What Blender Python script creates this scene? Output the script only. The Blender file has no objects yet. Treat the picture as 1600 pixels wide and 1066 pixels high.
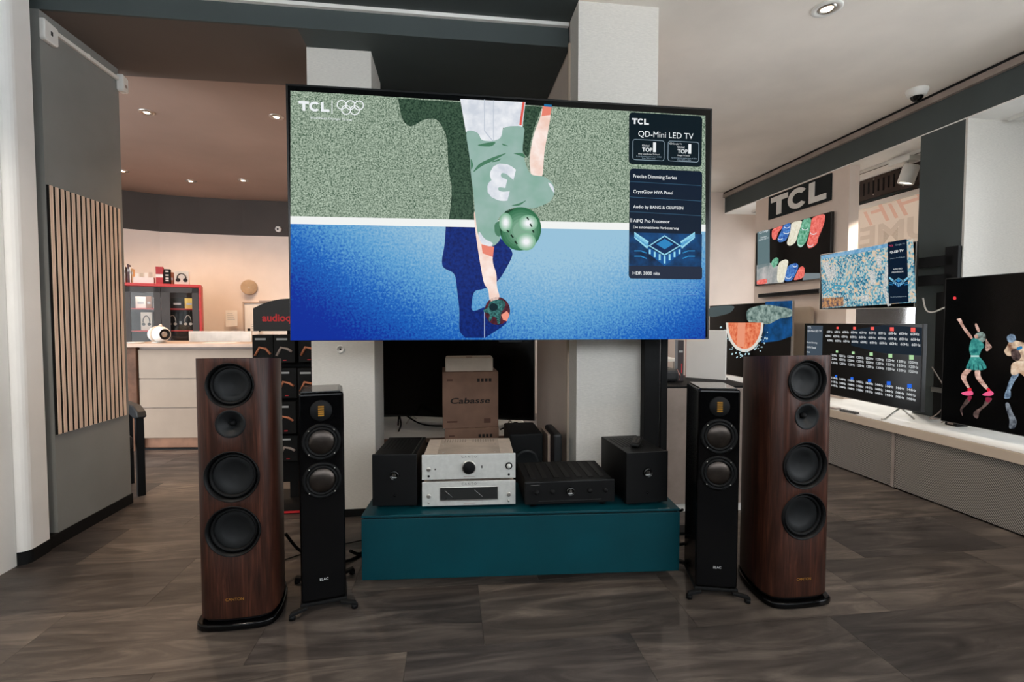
import bpy, bmesh, math, random
from mathutils import Vector, Matrix
R = math.radians
random.seed(7)
SC = bpy.context.scene
COL = SC.collection

# ------------------------------------------------------------------ camera
FPX, YAW, PIT, CAMH = 755.0, R(7.2), math.atan(30 / 755.0), 1.3
cd = bpy.data.cameras.new('camera'); cam = bpy.data.objects.new('camera', cd); COL.objects.link(cam)
cd.sensor_fit = 'HORIZONTAL'; cd.sensor_width = 36.0; cd.lens = FPX / 1600 * 36.0
cd.clip_start = 0.02; cd.clip_end = 200
cam.location = (0, 0, CAMH); cam.rotation_euler = (R(90) - PIT, 0, -YAW)
SC.camera = cam
CP = Vector((0, 0, CAMH))
FW = Vector((math.sin(YAW) * math.cos(PIT), math.cos(YAW) * math.cos(PIT), -math.sin(PIT)))
RT = Vector((math.cos(YAW), -math.sin(YAW), 0)); UP = RT.cross(FW)

# ------------------------------------------------------------------ world, exposure, large lights
W = bpy.data.worlds.new('world'); SC.world = W; W.use_nodes = True
bg = W.node_tree.nodes['Background']
bg.inputs[0].default_value = (0.90, 0.95, 1.0, 1); bg.inputs[1].default_value = 6.5
vs = SC.view_settings
vs.view_transform = 'Standard'; vs.look = 'None'; vs.exposure = 0.0; vs.gamma = 1.0; vs.use_curve_mapping = False


# ------------------------------------------------------------------ helpers
def ray(u, v):
    return FW + RT * ((u - 800) / FPX) + UP * ((533 - v) / FPX)


def lin(c):
    r = []
    for x in c:
        x /= 255.0
        r.append(x / 12.92 if x <= .04045 else ((x + .055) / 1.055) ** 2.4)
    return (r[0], r[1], r[2], 1.0)


class NT:
    """small node-tree writer"""
    def __init__(s, name):
        s.m = bpy.data.materials.new(name); s.m.use_nodes = True
        s.t = s.m.node_tree; s.n = s.t.nodes; s.l = s.t.links
        s.b = s.n['Principled BSDF']; s.co = None

    def add(s, t, **k):
        n = s.n.new(t)
        for a, b in k.items():
            setattr(n, a, b)
        return n

    def coord(s, scale=(1, 1, 1), rot=(0, 0, 0), jitter=False):
        tc = s.add('ShaderNodeTexCoord'); mp = s.add('ShaderNodeMapping')
        mp.inputs['Scale'].default_value = scale; mp.inputs['Rotation'].default_value = rot
        if jitter:
            oi = s.add('ShaderNodeObjectInfo'); ad = s.add('ShaderNodeVectorMath', operation='MULTIPLY_ADD')
            s.l.new(oi.outputs['Random'], ad.inputs[0]); ad.inputs[1].default_value = (37, 53, 11)
            s.l.new(tc.outputs['Object'], ad.inputs[2]); s.l.new(ad.outputs[0], mp.inputs[0])
        else:
            s.l.new(tc.outputs['Object'], mp.inputs[0])
        return mp.outputs[0]

    def noise(s, co, scale, detail=4, rough=.55, dist=0):
        n = s.add('ShaderNodeTexNoise'); n.inputs['Scale'].default_value = scale
        n.inputs['Detail'].default_value = detail; n.inputs['Roughness'].default_value = rough
        n.inputs['Distortion'].default_value = dist
        s.l.new(co, n.inputs['Vector']); return n.outputs['Fac']

    def ramp(s, fac, stops):
        r = s.add('ShaderNodeValToRGB'); e = r.color_ramp.elements
        while len(e) < len(stops):
            e.new(.5)
        for i, (p, c) in enumerate(stops):
            e[i].position = p; e[i].color = lin(c)
        s.l.new(fac, r.inputs[0]); return r.outputs[0]

    def bump(s, h, strength, dist=.002):
        b = s.add('ShaderNodeBump'); b.inputs['Strength'].default_value = strength
        b.inputs['Distance'].default_value = dist
        s.l.new(h, b.inputs['Height']); s.l.new(b.outputs[0], s.b.inputs['Normal'])

    def set(s, col=None, rough=.5, metal=0, spec=.5, coat=0):
        if col is not None:
            s.b.inputs['Base Color'].default_value = lin(col)
        s.b.inputs['Roughness'].default_value = rough; s.b.inputs['Metallic'].default_value = metal
        s.b.inputs['Specular IOR Level'].default_value = spec
        if coat:
            s.b.inputs['Coat Weight'].default_value = coat; s.b.inputs['Coat Roughness'].default_value = .06

    def base(s, sock):
        s.l.new(sock, s.b.inputs['Base Color'])


MATS = {}


def mat(name, col, rough=.5, metal=0, spec=.5, var=.12, vs_=6., bump=0, bs=200., coat=0):
    if name in MATS:
        return MATS[name]
    t = NT(name); t.set(col, rough, metal, spec, coat); co = t.coord()
    if var:
        a = [max(0, c * (1 - var)) for c in col]; b = [min(255, c * (1 + var * .6)) for c in col]
        t.base(t.ramp(t.noise(co, vs_), [(.3, a), (.7, b)]))
    if bump:
        t.bump(t.noise(co, bs, 2), bump)
    MATS[name] = t.m; return t.m


def emit(name, col, k=1.0, noise=None, rough=.35):
    """a lit pixel surface of a screen (or a lamp)"""
    if name in MATS:
        return MATS[name]
    t = NT(name); t.set((3, 3, 4), rough, 0, .06)
    t.b.inputs['Emission Strength'].default_value = k
    if noise:
        sc, lo, hi = noise
        co = t.coord()
        t.l.new(t.ramp(t.noise(co, sc, 3, .6), [(.34, lo), (.66, hi)]), t.b.inputs['Emission Color'])
    else:
        t.b.inputs['Emission Color'].default_value = lin(col)
    MATS[name] = t.m; return t.m


class MB:
    """collects shapes of ONE part"""
    def __init__(s):
        s.v = []; s.f = []; s.sm = []

    def _add(s, vs_, fs, smooth=False):
        o = len(s.v); s.v += [tuple(p) for p in vs_]
        for f in fs:
            s.f.append([i + o for i in f]); s.sm.append(smooth)
        return s

    def box(s, x0, x1, y0, y1, z0, z1):
        return s._add([(x0, y0, z0), (x1, y0, z0), (x1, y1, z0), (x0, y1, z0), (x0, y0, z1), (x1, y0, z1), (x1, y1, z1), (x0, y1, z1)],
                      [(0, 3, 2, 1), (4, 5, 6, 7), (0, 1, 5, 4), (1, 2, 6, 5), (2, 3, 7, 6), (3, 0, 4, 7)])

    def prism(s, pts, a0, a1, axis='z', smooth=False):
        n = len(pts)
        def P(p, a):
            return {'z': (p[0], p[1], a), 'y': (p[0], a, p[1]), 'x': (a, p[0], p[1])}[axis]
        o = len(s.v); s.v += [P(p, a0) for p in pts] + [P(p, a1) for p in pts]
        s.f.append([o + i for i in reversed(range(n))]); s.sm.append(False)
        s.f.append([o + n + i for i in range(n)]); s.sm.append(False)
        for i in range(n):
            j = (i + 1) % n
            s.f.append([o + i, o + j, o + n + j, o + n + i]); s.sm.append(smooth)
        return s

    def lathe(s, prof, c=(0, 0, 0), axis='z', n=32, smooth=True, close=False):
        """prof: list of (radius, height along axis)"""
        o = len(s.v); m = len(prof)
        for k in range(n):
            a = 2 * math.pi * k / n
            for r, h in prof:
                x, y = r * math.cos(a), r * math.sin(a)
                p = {'z': (x, y, h), 'y': (x, h, y), 'x': (h, x, y)}[axis]
                s.v.append((p[0] + c[0], p[1] + c[1], p[2] + c[2]))
        for k in range(n):
            k2 = (k + 1) % n
            for i in range(m - 1):
                s.f.append([o + k * m + i, o + k2 * m + i, o + k2 * m + i + 1, o + k * m + i + 1]); s.sm.append(smooth)
        if close:
            s.f.append([o + k * m for k in range(n)]); s.sm.append(False)
            s.f.append([o + k * m + m - 1 for k in range(n)]); s.sm.append(False)
        return s

    def cyl(s, c, r, h, axis='z', n=24, r2=None):
        r2 = r if r2 is None else r2
        return s.lathe([(r, 0), (r2, h)], c, axis, n, True, True)

    def tube(s, path, r, n=8):
        path = [Vector(p) for p in path]; o = len(s.v); m = len(path)
        up = Vector((0, 0, 1))
        for i, p in enumerate(path):
            t = (path[min(i + 1, m - 1)] - path[max(i - 1, 0)]).normalized()
            a = t.cross(up)
            if a.length < 1e-3:
                a = t.cross(Vector((0, 1, 0)))
            a.normalize(); b = t.cross(a)
            for k in range(n):
                q = 2 * math.pi * k / n
                s.v.append(tuple(p + a * (r * math.cos(q)) + b * (r * math.sin(q))))
        for i in range(m - 1):
            for k in range(n):
                k2 = (k + 1) % n
                s.f.append([o + i * n + k, o + i * n + k2, o + (i + 1) * n + k2, o + (i + 1) * n + k]); s.sm.append(True)
        s.f.append([o + k for k in range(n)]); s.sm.append(False)
        s.f.append([o + (m - 1) * n + k for k in reversed(range(n))]); s.sm.append(False)
        return s

    def flat(s, pts):
        o = len(s.v); s.v += [tuple(p) for p in pts]; s.f.append(list(range(o, o + len(pts)))); s.sm.append(False); return s

    def mesh(s, name):
        me = bpy.data.meshes.new(name); me.from_pydata(s.v, [], s.f)
        me.polygons.foreach_set('use_smooth', s.sm)
        bm = bmesh.new(); bm.from_mesh(me); bmesh.ops.recalc_face_normals(bm, faces=bm.faces[:]); bm.to_mesh(me); bm.free()
        me.update(); return me

    def build(s, name, m, parent=None, bevel=0, seg=2, label=None):
        me = s.mesh(name); me.materials.append(m)
        o = bpy.data.objects.new(name, me); COL.objects.link(o)
        if parent:
            o.parent = parent
        if bevel:
            b = o.modifiers.new('bevel', 'BEVEL'); b.width = bevel; b.segments = seg; b.limit_method = 'ANGLE'; b.angle_limit = R(40)
        if label:
            o['label'] = label
        return o


def tag(o, label, cat, group=None, kind=None):
    o['label'] = label; o['category'] = cat
    if group: o['group'] = group
    if kind: o['kind'] = kind
    return o


def thing(name, label, cat, loc=(0, 0, 0), rz=0, group=None):
    o = bpy.data.objects.new(name, None); COL.objects.link(o); o.empty_display_size = .1
    o.location = loc; o.rotation_euler = (0, 0, rz)
    return tag(o, label, cat, group)


def struct(name, mb, m, label, cat, bevel=0):
    return tag(mb.build(name, m, None, bevel), label, cat, None, 'structure')


def local(o, p):
    """world point -> coordinates of an empty made with thing()"""
    d = Vector(p) - o.location; a = -o.rotation_euler[2]
    return Vector((d.x * math.cos(a) - d.y * math.sin(a), d.x * math.sin(a) + d.y * math.cos(a), d.z))


def on_plane(o, u, v, y):
    """where the sight line meets the local plane y of thing o -> local (x, z)"""
    a = o.rotation_euler[2]; n = Vector((-math.sin(a), math.cos(a), 0)); q = o.location + n * y
    r = ray(u, v); t = (q - CP).dot(n) / r.dot(n); p = local(o, CP + r * t)
    return p.x, p.z


def arc(cx, cz, rx, rz, a0, a1, n=20):
    return [(cx + rx * math.cos(R(a0 + (a1 - a0) * i / n)), cz + rz * math.sin(R(a0 + (a1 - a0) * i / n))) for i in range(n + 1)]


def rrect(x0, z0, x1, z1, r, n=5):
    p = []
    for cx, cz, a in ((x1 - r, z1 - r, 0), (x0 + r, z1 - r, 90), (x0 + r, z0 + r, 180), (x1 - r, z0 + r, 270)):
        p += arc(cx, cz, r, r, a, a + 90, n)
    return p


def glyph_mesh(s, shear=0, bold=0, spacing=1.0):
    c = bpy.data.curves.new('t', 'FONT'); c.body = s; c.shear = shear; c.offset = bold; c.space_character = spacing
    c.resolution_u = 3; c.fill_mode = 'FRONT'
    o = bpy.data.objects.new('t', c); COL.objects.link(o)
    dg = bpy.context.evaluated_depsgraph_get()
    me = bpy.data.meshes.new_from_object(o.evaluated_get(dg))
    vv = [tuple(v.co) for v in me.vertices]; ff = [list(p.vertices) for p in me.polygons]
    bpy.data.objects.remove(o); bpy.data.curves.remove(c); bpy.data.meshes.remove(me)
    return vv, ff


def text(parent, s, x, z, width, y, m, height=None, name='lettering', rot=0, mirror=False, shear=0, bold=0, spacing=1.0, label=None):
    """flat lettering on the local plane y: left end x, baseline z, given width (local x is to the right as seen)"""
    vv, ff = glyph_mesh(s, shear, bold, spacing)
    xs = [v[0] for v in vv]; zs = [v[1] for v in vv]
    k = width / (max(xs) - min(xs)); kz = k if height is None else height / (max(zs) - max(0, min(zs)))
    pts = [((v[0] - min(xs)) * k, v[1] * kz) for v in vv]
    if mirror:
        pts = [(width - a, b) for a, b in pts]
    if rot:
        pts = [(a * math.cos(rot) - b * math.sin(rot), a * math.sin(rot) + b * math.cos(rot)) for a, b in pts]
    me = bpy.data.meshes.new(name); me.from_pydata([(x + a, y, z + b) for a, b in pts], [], ff)
    me.materials.append(m); o = bpy.data.objects.new(name, me); COL.objects.link(o); o.parent = parent
    if label: o['label'] = label
    return o


def tcl(x, z, h):
    """polygons of the wide T, C and L letters, cap height h, left end x, base z -> (list of polygons, width)"""
    w = h * 1.05; t = h * .27; P = []
    P.append([(x, z + h), (x, z + h - t), (x + (w - t * 1.1) / 2, z + h - t), (x + (w - t * 1.1) / 2, z), (x + (w + t * 1.1) / 2, z),
              (x + (w + t * 1.1) / 2, z + h - t), (x + w, z + h - t), (x + w, z + h)])
    cx = x + w + h * .58; cz = z + h / 2
    P.append(arc(cx, cz, h * .56, h * .52, 38, 322, 24) + list(reversed(arc(cx, cz, h * .30, h * .27, 45, 315, 24))))
    lx = cx + h * .62
    P.append([(lx, z), (lx + h * .88, z), (lx + h * .88, z + t), (lx + t * 1.1, z + t), (lx + t * 1.1, z + h), (lx, z + h)])
    return P, lx + h * .88 - x


# ------------------------------------------------------------------ materials
def m_walnut():
    t = NT('walnut'); t.set(None, .42, 0, .28)
    co = t.coord((9, 9, .55)); f = t.noise(co, 5, 8, .62, 1.2)
    co2 = t.coord((60, 60, 1.2)); g = t.noise(co2, 6, 3)
    a = t.ramp(f, [(.3, (34, 18, 13)), (.5, (62, 34, 25)), (.72, (90, 52, 38))])
    b = t.ramp(g, [(.35, (150, 150, 150)), (.65, (255, 255, 255))])
    mx = t.add('ShaderNodeMix', data_type='RGBA', blend_type='MULTIPLY'); mx.inputs[0].default_value = .75
    t.l.new(a, mx.inputs[6]); t.l.new(b, mx.inputs[7]); t.base(mx.outputs[2]); t.bump(g, .12, .001)
    return t.m


def m_slate():
    t = NT('slate_floor'); t.set(None, .42, 0, .4)
    co = t.coord((1, 1, 1), (0, 0, 0), True)
    co2 = t.coord((.55, 3.4, 1), (0, 0, .12), True)
    f = t.noise(co2, 3.2, 9, .62, 1.4); g = t.noise(co, 1.6, 3)
    a = t.ramp(f, [(.26, (58, 53, 49)), (.5, (96, 88, 82)), (.72, (138, 128, 118))])
    oi = t.add('ShaderNodeObjectInfo')
    b = t.ramp(oi.outputs['Random'], [(0, (186, 186, 190)), (1, (255, 250, 244))])
    c = t.ramp(g, [(.3, (176, 176, 178)), (.7, (255, 255, 255))])
    m1 = t.add('ShaderNodeMix', data_type='RGBA', blend_type='MULTIPLY'); m1.inputs[0].default_value = 1
    t.l.new(a, m1.inputs[6]); t.l.new(b, m1.inputs[7])
    m2 = t.add('ShaderNodeMix', data_type='RGBA', blend_type='MULTIPLY'); m2.inputs[0].default_value = 1
    t.l.new(m1.outputs[2], m2.inputs[6]); t.l.new(c, m2.inputs[7]); t.base(m2.outputs[2])
    t.bump(f, .5, .004)
    return t.m


def m_weave(name, a, b, scale, rot, rough=.8):
    t = NT(name); t.set(None, rough, 0, .2); co = t.coord((1, 1, 1), rot)
    w = t.add('ShaderNodeTexWave'); w.inputs['Scale'].default_value = scale; w.bands_direction = 'Y'
    w.inputs['Distortion'].default_value = 0
    t.l.new(co, w.inputs['Vector'])
    t.base(t.ramp(w.outputs['Fac'], [(.35, a), (.65, b)])); t.bump(w.outputs['Fac'], .4, .002)
    return t.m


def m_linen(name, col):
    t = NT(name); t.set(None, .85, 0, .2)
    co = t.coord((30, 30, 260)); f = t.noise(co, 1.5, 2); g = t.noise(t.coord((260, 260, 30)), 1.5, 2)
    t.base(t.ramp(f, [(.3, [c * .93 for c in col]), (.7, col)])); 
    ad = t.add('ShaderNodeMath', operation='ADD'); t.l.new(f, ad.inputs[0]); t.l.new(g, ad.inputs[1]); t.bump(ad.outputs[0], .25, .002)
    return t.m


def m_oak():
    t = NT('oak_slat'); t.set(None, .55, 0, .3)
    f = t.noise(t.coord((25, 25, 1.2), (0, 0, 0), True), 5, 6, .6, .6)
    t.base(t.ramp(f, [(.3, (212, 180, 158)), (.7, (242, 216, 196))])); t.bump(f, .15, .001)
    return t.m


def m_glass():
    t = NT('clear_glass'); n = t.n; n.remove(t.b)
    tr = t.add('ShaderNodeBsdfTransparent'); gl = t.add('ShaderNodeBsdfGlossy'); gl.inputs['Roughness'].default_value = .03
    mx = t.add('ShaderNodeMixShader'); fr = t.add('ShaderNodeFresnel'); fr.inputs[0].default_value = 1.45
    t.l.new(fr.outputs[0], mx.inputs[0]); t.l.new(tr.outputs[0], mx.inputs[1]); t.l.new(gl.outputs[0], mx.inputs[2])
    t.l.new(mx.outputs[0], n['Material Output'].inputs[0])
    return t.m


def m_film(name, col):
    t = NT(name); n = t.n; n.remove(t.b)
    d = t.add('ShaderNodeBsdfDiffuse'); d.inputs[0].default_value = lin(col)
    tr = t.add('ShaderNodeBsdfTranslucent'); tr.inputs[0].default_value = lin(col)
    mx = t.add('ShaderNodeMixShader'); mx.inputs[0].default_value = .6
    t.l.new(d.outputs[0], mx.inputs[1]); t.l.new(tr.outputs[0], mx.inputs[2]); t.l.new(mx.outputs[0], n['Material Output'].inputs[0])
    return t.m


def m_tint(name, col):
    t = NT(name); t.n.remove(t.b); tr = t.add('ShaderNodeBsdfTransparent'); tr.inputs[0].default_value = lin(col)
    t.l.new(tr.outputs[0], t.n['Material Output'].inputs[0]); return t.m


WALNUT, SLATE, OAK, GLASS = m_walnut(), m_slate(), m_oak(), m_glass()
LINEN = m_linen('linen_wallpaper', (222, 218, 210))
MESH = m_weave('perforated_panel', (74, 70, 67), (156, 149, 142), 27, (R(40), 0, 0))
WHITE = mat('white_paint', (238, 236, 231), .7, var=.04, vs_=1.5, bump=.05)
CREAMW = mat('cream_wall', (222, 205, 192), .8, var=.04, vs_=1.5, bump=.08)
TAUPEC = mat('taupe_ceiling_paint', (236, 228, 218), .8, var=.05, vs_=1.2, bump=.08)
LINTEL = mat('dark_taupe_paint', (96, 86, 80), .8, var=.05, vs_=1.2, bump=.08)
BROWNC = mat('brown_ceiling_paint', (150, 128, 116), .8, var=.05, vs_=1.2, bump=.08)
DARK = mat('dark_grey_paint', (67, 75, 75), .75, var=.05, vs_=2, bump=.08)
BAND = mat('dark_brown_paint', (66, 60, 56), .8, var=.05, vs_=2, bump=.06)
GREYW = mat('grey_wall_paint', (132, 133, 130), .8, var=.05, vs_=2, bump=.1)
BLACK = mat('black_satin', (8, 9, 10), .45, spec=.25, var=.1)
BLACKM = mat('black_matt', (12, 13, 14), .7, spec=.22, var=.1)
BLACKG = mat('black_gloss', (4, 4, 5), .14, spec=.2, var=0)
RUBBER = mat('black_rubber', (7, 8, 9), .6, spec=.18, var=0)
CONE = mat('dark_cone', (13, 16, 18), .55, spec=.3, var=.1, vs_=30)
BEZEL = mat('tv_bezel', (14, 15, 17), .3, var=0)
SCREEN = mat('screen_off', (4, 5, 6), .16, spec=.2, var=0)
STEEL = mat('brushed_steel', (190, 186, 180), .3, 1, var=.06, vs_=60)
SILVER = mat('silver_faceplate', (202, 204, 200), .42, .35, var=.04, vs_=40, bump=.03)
SILVERT = mat('silver_lid', (204, 190, 176), .5, .3, var=.04, vs_=40)
TEAL = mat('teal_lacquer', (0, 57, 66), .45, spec=.22, var=.08, vs_=3)
BEIGE = mat('beige_laminate', (176, 152, 134), .6, var=.07, vs_=5)
BEIGEL = mat('light_beige_panel', (196, 178, 158), .6, var=.04, vs_=4)
GREIGE = mat('greige_laminate', (150, 136, 128), .6, var=.08, vs_=8)
WOODB = mat('brown_wood', (112, 80, 62), .5, var=.2, vs_=9)
CARD = mat('cardboard', (134, 103, 86), .85, var=.1, vs_=5, bump=.05)
CARDW = mat('pale_cardboard', (214, 200, 184), .8, var=.05, vs_=5)
RED = mat('red_lacquer', (196, 44, 42), .45, var=.06)
INK = mat('black_ink', (26, 20, 18), .8, var=0)
GOLD = mat('gold_lettering', (196, 150, 70), .35, .8, var=0)
GREYP = mat('pale_grey_print', (168, 170, 170), .6, var=0)
REDP = mat('red_print', (206, 40, 46), .6, var=0)
PLASTW = mat('white_plastic', (224, 222, 216), .45, var=.03)
PAPER = mat('paper', (232, 224, 214), .8, var=.04)
WBRIGHT = mat('white_laminate', (240, 238, 232), .4, var=.03)

# ------------------------------------------------------------------ setting
ZC, ZS, ZB = 3.19, 3.05, 3.10      # main ceiling, soffit between the columns, back room ceiling
floor = struct('floor', MB().box(-5.2, 5.2, -2.5, 8.2, -.12, -.006), SLATE, 'grey slate-look tile floor of the whole shop', 'floor')
tw, td = .914, .457
tile_me = MB().box(-tw / 2 + .0006, tw / 2 - .0006, -td / 2 + .0006, td / 2 - .0006, -.006, 0).mesh('tile'); tile_me.materials.append(SLATE)
row = 0; y = .75
while y < 7.6:
    x = -4.9 + (row % 3) * tw / 3
    while x < 3.9:
        if y > .3 + abs(x) * .0 and not (x < -2.9 and y < 3.2):
            t = bpy.data.objects.new('tile', tile_me); COL.objects.link(t); t.parent = floor; t.location = (x, y, 0)
            if random.random() < .5: t.rotation_euler[2] = math.pi
        x += tw
    y += td; row += 1
struct('floor_front', MB().box(-5.2, 5.2, -2.5, .75 - td / 2, -.006, 0), SLATE, 'slate floor strip in front of the tiled floor, behind the viewer', 'floor')

struct('ceiling', MB().box(.755, 4.7, -2.5, 6.9, ZC, ZC + .15), TAUPEC, 'light taupe painted ceiling on the right with downlight and camera dome', 'ceiling')
struct('ceiling_dark', MB().box(-2.6, .755, -2.5, 3.1, ZC, ZC + .15), DARK, 'dark grey painted ceiling above the big television', 'ceiling')
struct('ceiling_soffit', MB().box(-.9, .76, 3.1, 5.5, ZS, ZC + .15), DARK, 'lowered dark grey soffit between the two white columns', 'ceiling')
struct('ceiling_lintel', MB().box(-5.0, -.9, 3.1, 3.83, ZS, ZC + .15), LINTEL, 'lowered brown ceiling strip over the passage to the back room', 'ceiling')
struct('ceiling_back', MB().box(-5.0, -.9, 3.83, 8.2, ZB, ZC + .15), BROWNC, 'brown ceiling of the back room with five small spotlights', 'ceiling')
struct('ceiling_fascia', MB().box(-2.6, .75, 3.085, 3.1, ZS, ZC), DARK, 'dark grey vertical step of the ceiling above the television', 'ceiling')
struct('trim_1', MB().box(-2.6, .75, 3.06, 3.085, ZC - .022, ZC), WHITE, 'thin white cable duct along the dark ceiling step', 'trim')

# left side
lw = struct('wall_left_front', MB().box(-2.6, -2.30, -2.5, 2.835, 0, ZC), WHITE, 'white wall end at the far left edge', 'wall')
pil = [(-2.6, 2.84), (-2.6, 3.0), (-2.262, 3.0)] + [(-2.30 + .045 * math.cos(R(a)), 2.885 + .045 * math.sin(R(a))) for a in (0, -18, -36, -54, -72, -90)]
struct('wall_left_pilaster', MB().prism(pil, .07, ZC, 'z'), WHITE, 'white rounded pilaster beside the grey slatted wall', 'wall')
struct('baseboard_left_pilaster', MB().prism([(x + (.004 if x > -2.4 else 0), y_ - (.004 if y_ < 2.9 else 0)) for x, y_ in pil], 0, .07, 'z'), BLACKM, 'black base under the white rounded pilaster', 'baseboard')
struct('wall_left_recess', MB().box(-2.6, -2.33, 3.0, 3.085, 0, ZC), DARK, 'narrow dark recess between pilaster and grey wall', 'wall')
struct('wall_left', MB().box(-2.40, -2.28, 3.085, 3.735, .07, ZS), GREYW, 'dark grey partition wall carrying the wooden slat panel', 'wall')
struct('baseboard_left', MB().box(-2.41, -2.272, 3.0, 3.74, 0, .07), BLACKM, 'black baseboard of the grey partition wall', 'baseboard')

# curved back-room wall: cream below, dark above
def curve_wall():
    pts = []
    for u, d in ((60, 5.9), (125, 6.3), (190, 6.63), (250, 6.87), (313, 7.04), (380, 7.18), (450, 7.27), (540, 7.33), (640, 7.35)):
        p = CP + ray(u, 400) * d; pts.append((p.x, p.y))
    pts = [(-5.0, 4.0), (-5.0, 5.4)] + pts
    back = [(x, y_ + .15) for x, y_ in reversed(pts[2:])] + [(-5.15, 5.5), (-5.15, 4.0)]
    return pts, pts + back
cw, cpoly = curve_wall()
struct('wall_back_curved', MB().prism(cpoly, 0, 2.58, 'z'), CREAMW, 'curved cream wall at the back of the shop behind the counter', 'wall')
struct('wall_back_band', MB().prism([(x, y_ - .012) for x, y_ in cpoly], 2.58, ZB, 'z'), BAND, 'dark brown band along the top of the curved cream wall', 'wall')
struct('wall_back_middle', MB().box(-.9, .74, 5.45, 5.5, 0, ZS), DARK, 'dark back wall behind the switched-off television', 'wall')
struct('wall_back_partition', MB().box(-.95, -.9, 3.75, 7.6, 0, ZS), CREAMW, 'partition behind the left white column', 'wall')

struct('wall_front_light_block', MB().box(-2.6, 4.7, -2.62, -2.5, 0, 1.75), DARK, 'unseen dark parapet behind the viewer, added to cut front light and reflections', 'wall')  # out-of-view parapet added to darken gloss reflections and the floor in front
struct('wall_front_light_block_top', MB().box(-2.6, 4.7, -2.62, -2.5, 2.95, ZC), DARK, 'unseen dark strip behind the viewer, added to bound the front light opening', 'wall')  # out-of-view strip added to close the light opening at its top

# columns
struct('wall_column_left', MB().box(-.905, -.505, 3.29, 3.71, .05, ZS), LINEN, 'white wallpapered column behind the left end of the television', 'column')
struct('baseboard_column_left', MB().box(-.913, -.497, 3.282, 3.718, 0, .05), BLACKM, 'dark baseboard around the left white column', 'baseboard')
struct('wall_column_right', MB().box(.755, 1.25, 2.85, 3.05, 0, ZC), LINEN, 'broad white wallpapered column behind the right half of the television', 'column')
struct('wall_column_side', MB().box(.765, 1.25, 3.05, 4.26, 0, ZC), CREAMW, 'beige side wall running back from the broad white column', 'wall')
struct('trim_2', MB().box(.742, .765, 3.035, 3.06, 0, ZS), BEIGEL, 'thin beige vertical strip on the side of the broad column', 'trim')

# right side
struct('wall_back_right', MB().box(.76, 4.75, 6.72, 6.9, 0, ZC), CREAMW, 'beige back wall at the end of the window side', 'wall')
struct('trim_3', MB().box(2.93, 3.02, 6.66, 6.72, 0, ZC - .01), BLACKM, 'dark upright post on the far beige wall beside the television edge', 'trim')
struct('wall_right_beam', MB().box(4.0, 4.7, -2.5, 6.72, 2.895, ZC), DARK, 'dark grey beam running above the window niches', 'beam')
struct('trim_4', MB().box(3.965, 4.0, -2.5, 6.72, 3.115, 3.165), GREIGE, 'grey moulding under the ceiling along the dark beam', 'trim')
struct('trim_5', MB().box(3.975, 4.0, -2.5, 6.72, 3.165, ZC), BLACKM, 'thin black strip where the dark beam meets the ceiling', 'trim')
struct('wall_right_niche_top', MB().box(4.0, 4.72, -2.5, 6.72, 2.885, 2.895), WHITE, 'white underside of the window niches', 'ceiling')
struct('wall_right_pillar', MB().box(4.0, 4.7, 3.37, 3.73, .5, 2.885), DARK, 'dark grey pillar between the window niches', 'pillar')
struct('wall_right_return', MB().box(4.004, 4.7, 3.352, 3.37, .5, 2.885), LINEN, 'white reveal of the dark grey pillar at the right edge', 'wall')
struct('wall_right_panel', MB().box(4.0, 4.11, 4.47, 5.99, .5, 2.885), CREAMW, 'beige wall panel with the black sign and hanging television', 'wall')
struct('wall_right_outer_low', MB().box(4.62, 4.75, -2.5, 6.72, 0, .62), WHITE, 'low outer wall under the shop windows', 'wall')
struct('wall_right_outer_top', MB().box(4.62, 4.75, -2.5, 6.72, 2.62, ZC), DARK, 'outer wall above the shop windows', 'wall')
struct('wall_right_outer_pier', MB().box(4.62, 4.75, 3.15, 3.74, .62, 2.62), WHITE, 'outer wall between the shop windows', 'wall')

# sill bench with perforated front
bench = thing('window_bench', 'long white window bench with grey perforated front carrying the televisions', 'bench', (3.4, 0, 0))
MB().box(.02, 1.2, -2.4, 6.7, .475, .505).build('bench_top', WBRIGHT, bench)
MB().box(0, .03, -2.4, 6.7, .44, .505).build('fascia', BEIGEL, bench, .002)
for a, b in ((-2.4, -.2), (-.2, 1.56), (1.56, 3.326), (3.334, 5.0), (5.0, 6.7)):
    MB().box(.02, .035, a + .004, b - .004, .012, .44).build('mesh_panel', MESH, bench, .002)
MB().box(.012, .022, 3.32, 3.34, .01, .44).build('joint_strip', GREIGE, bench)
MB().box(.05, .07, -2.4, 6.7, 0, .44).build('carcass', BLACKM, bench)

# windows: clear pane with pale film, dark vent strip above
def window(name, y0, y1, label, film):
    w = MB()
    fw_ = .05
    w.box(4.60, 4.66, y0, y0 + fw_, .62, 2.62).box(4.60, 4.66, y1 - fw_, y1, .62, 2.62).box(4.60, 4.66, y0, y1, .62, .67).box(4.60, 4.66, y0, y1, 2.57, 2.62)
    o = tag(w.build(name, WHITE), label, 'window', None, 'structure')
    MB().box(4.628, 4.634, y0 + fw_, y1 - fw_, .67, 2.57).build('pane', GLASS, o)
    if film:
        MB().box(4.622, 4.626, y0 + fw_, y1 - fw_, 1.45, 2.57).build('film', film, o)
    return o
FILM = m_film('window_film', (206, 194, 182))
win1 = window('window_1', 3.74, 5.3, 'shop window with pale film and mirrored lettering behind the city television', FILM)
win2 = window('window_2', 5.35, 6.7, 'shop window at the far end behind the beige panel', None)
win3 = window('window_3', -2.3, 3.15, 'shop window near the viewer outside the right edge', None)
vent = thing('vent_panel', 'dark brown perforated vent panel above the filmed shop window', 'vent', (4.585, 4.5, 2.655))
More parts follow.
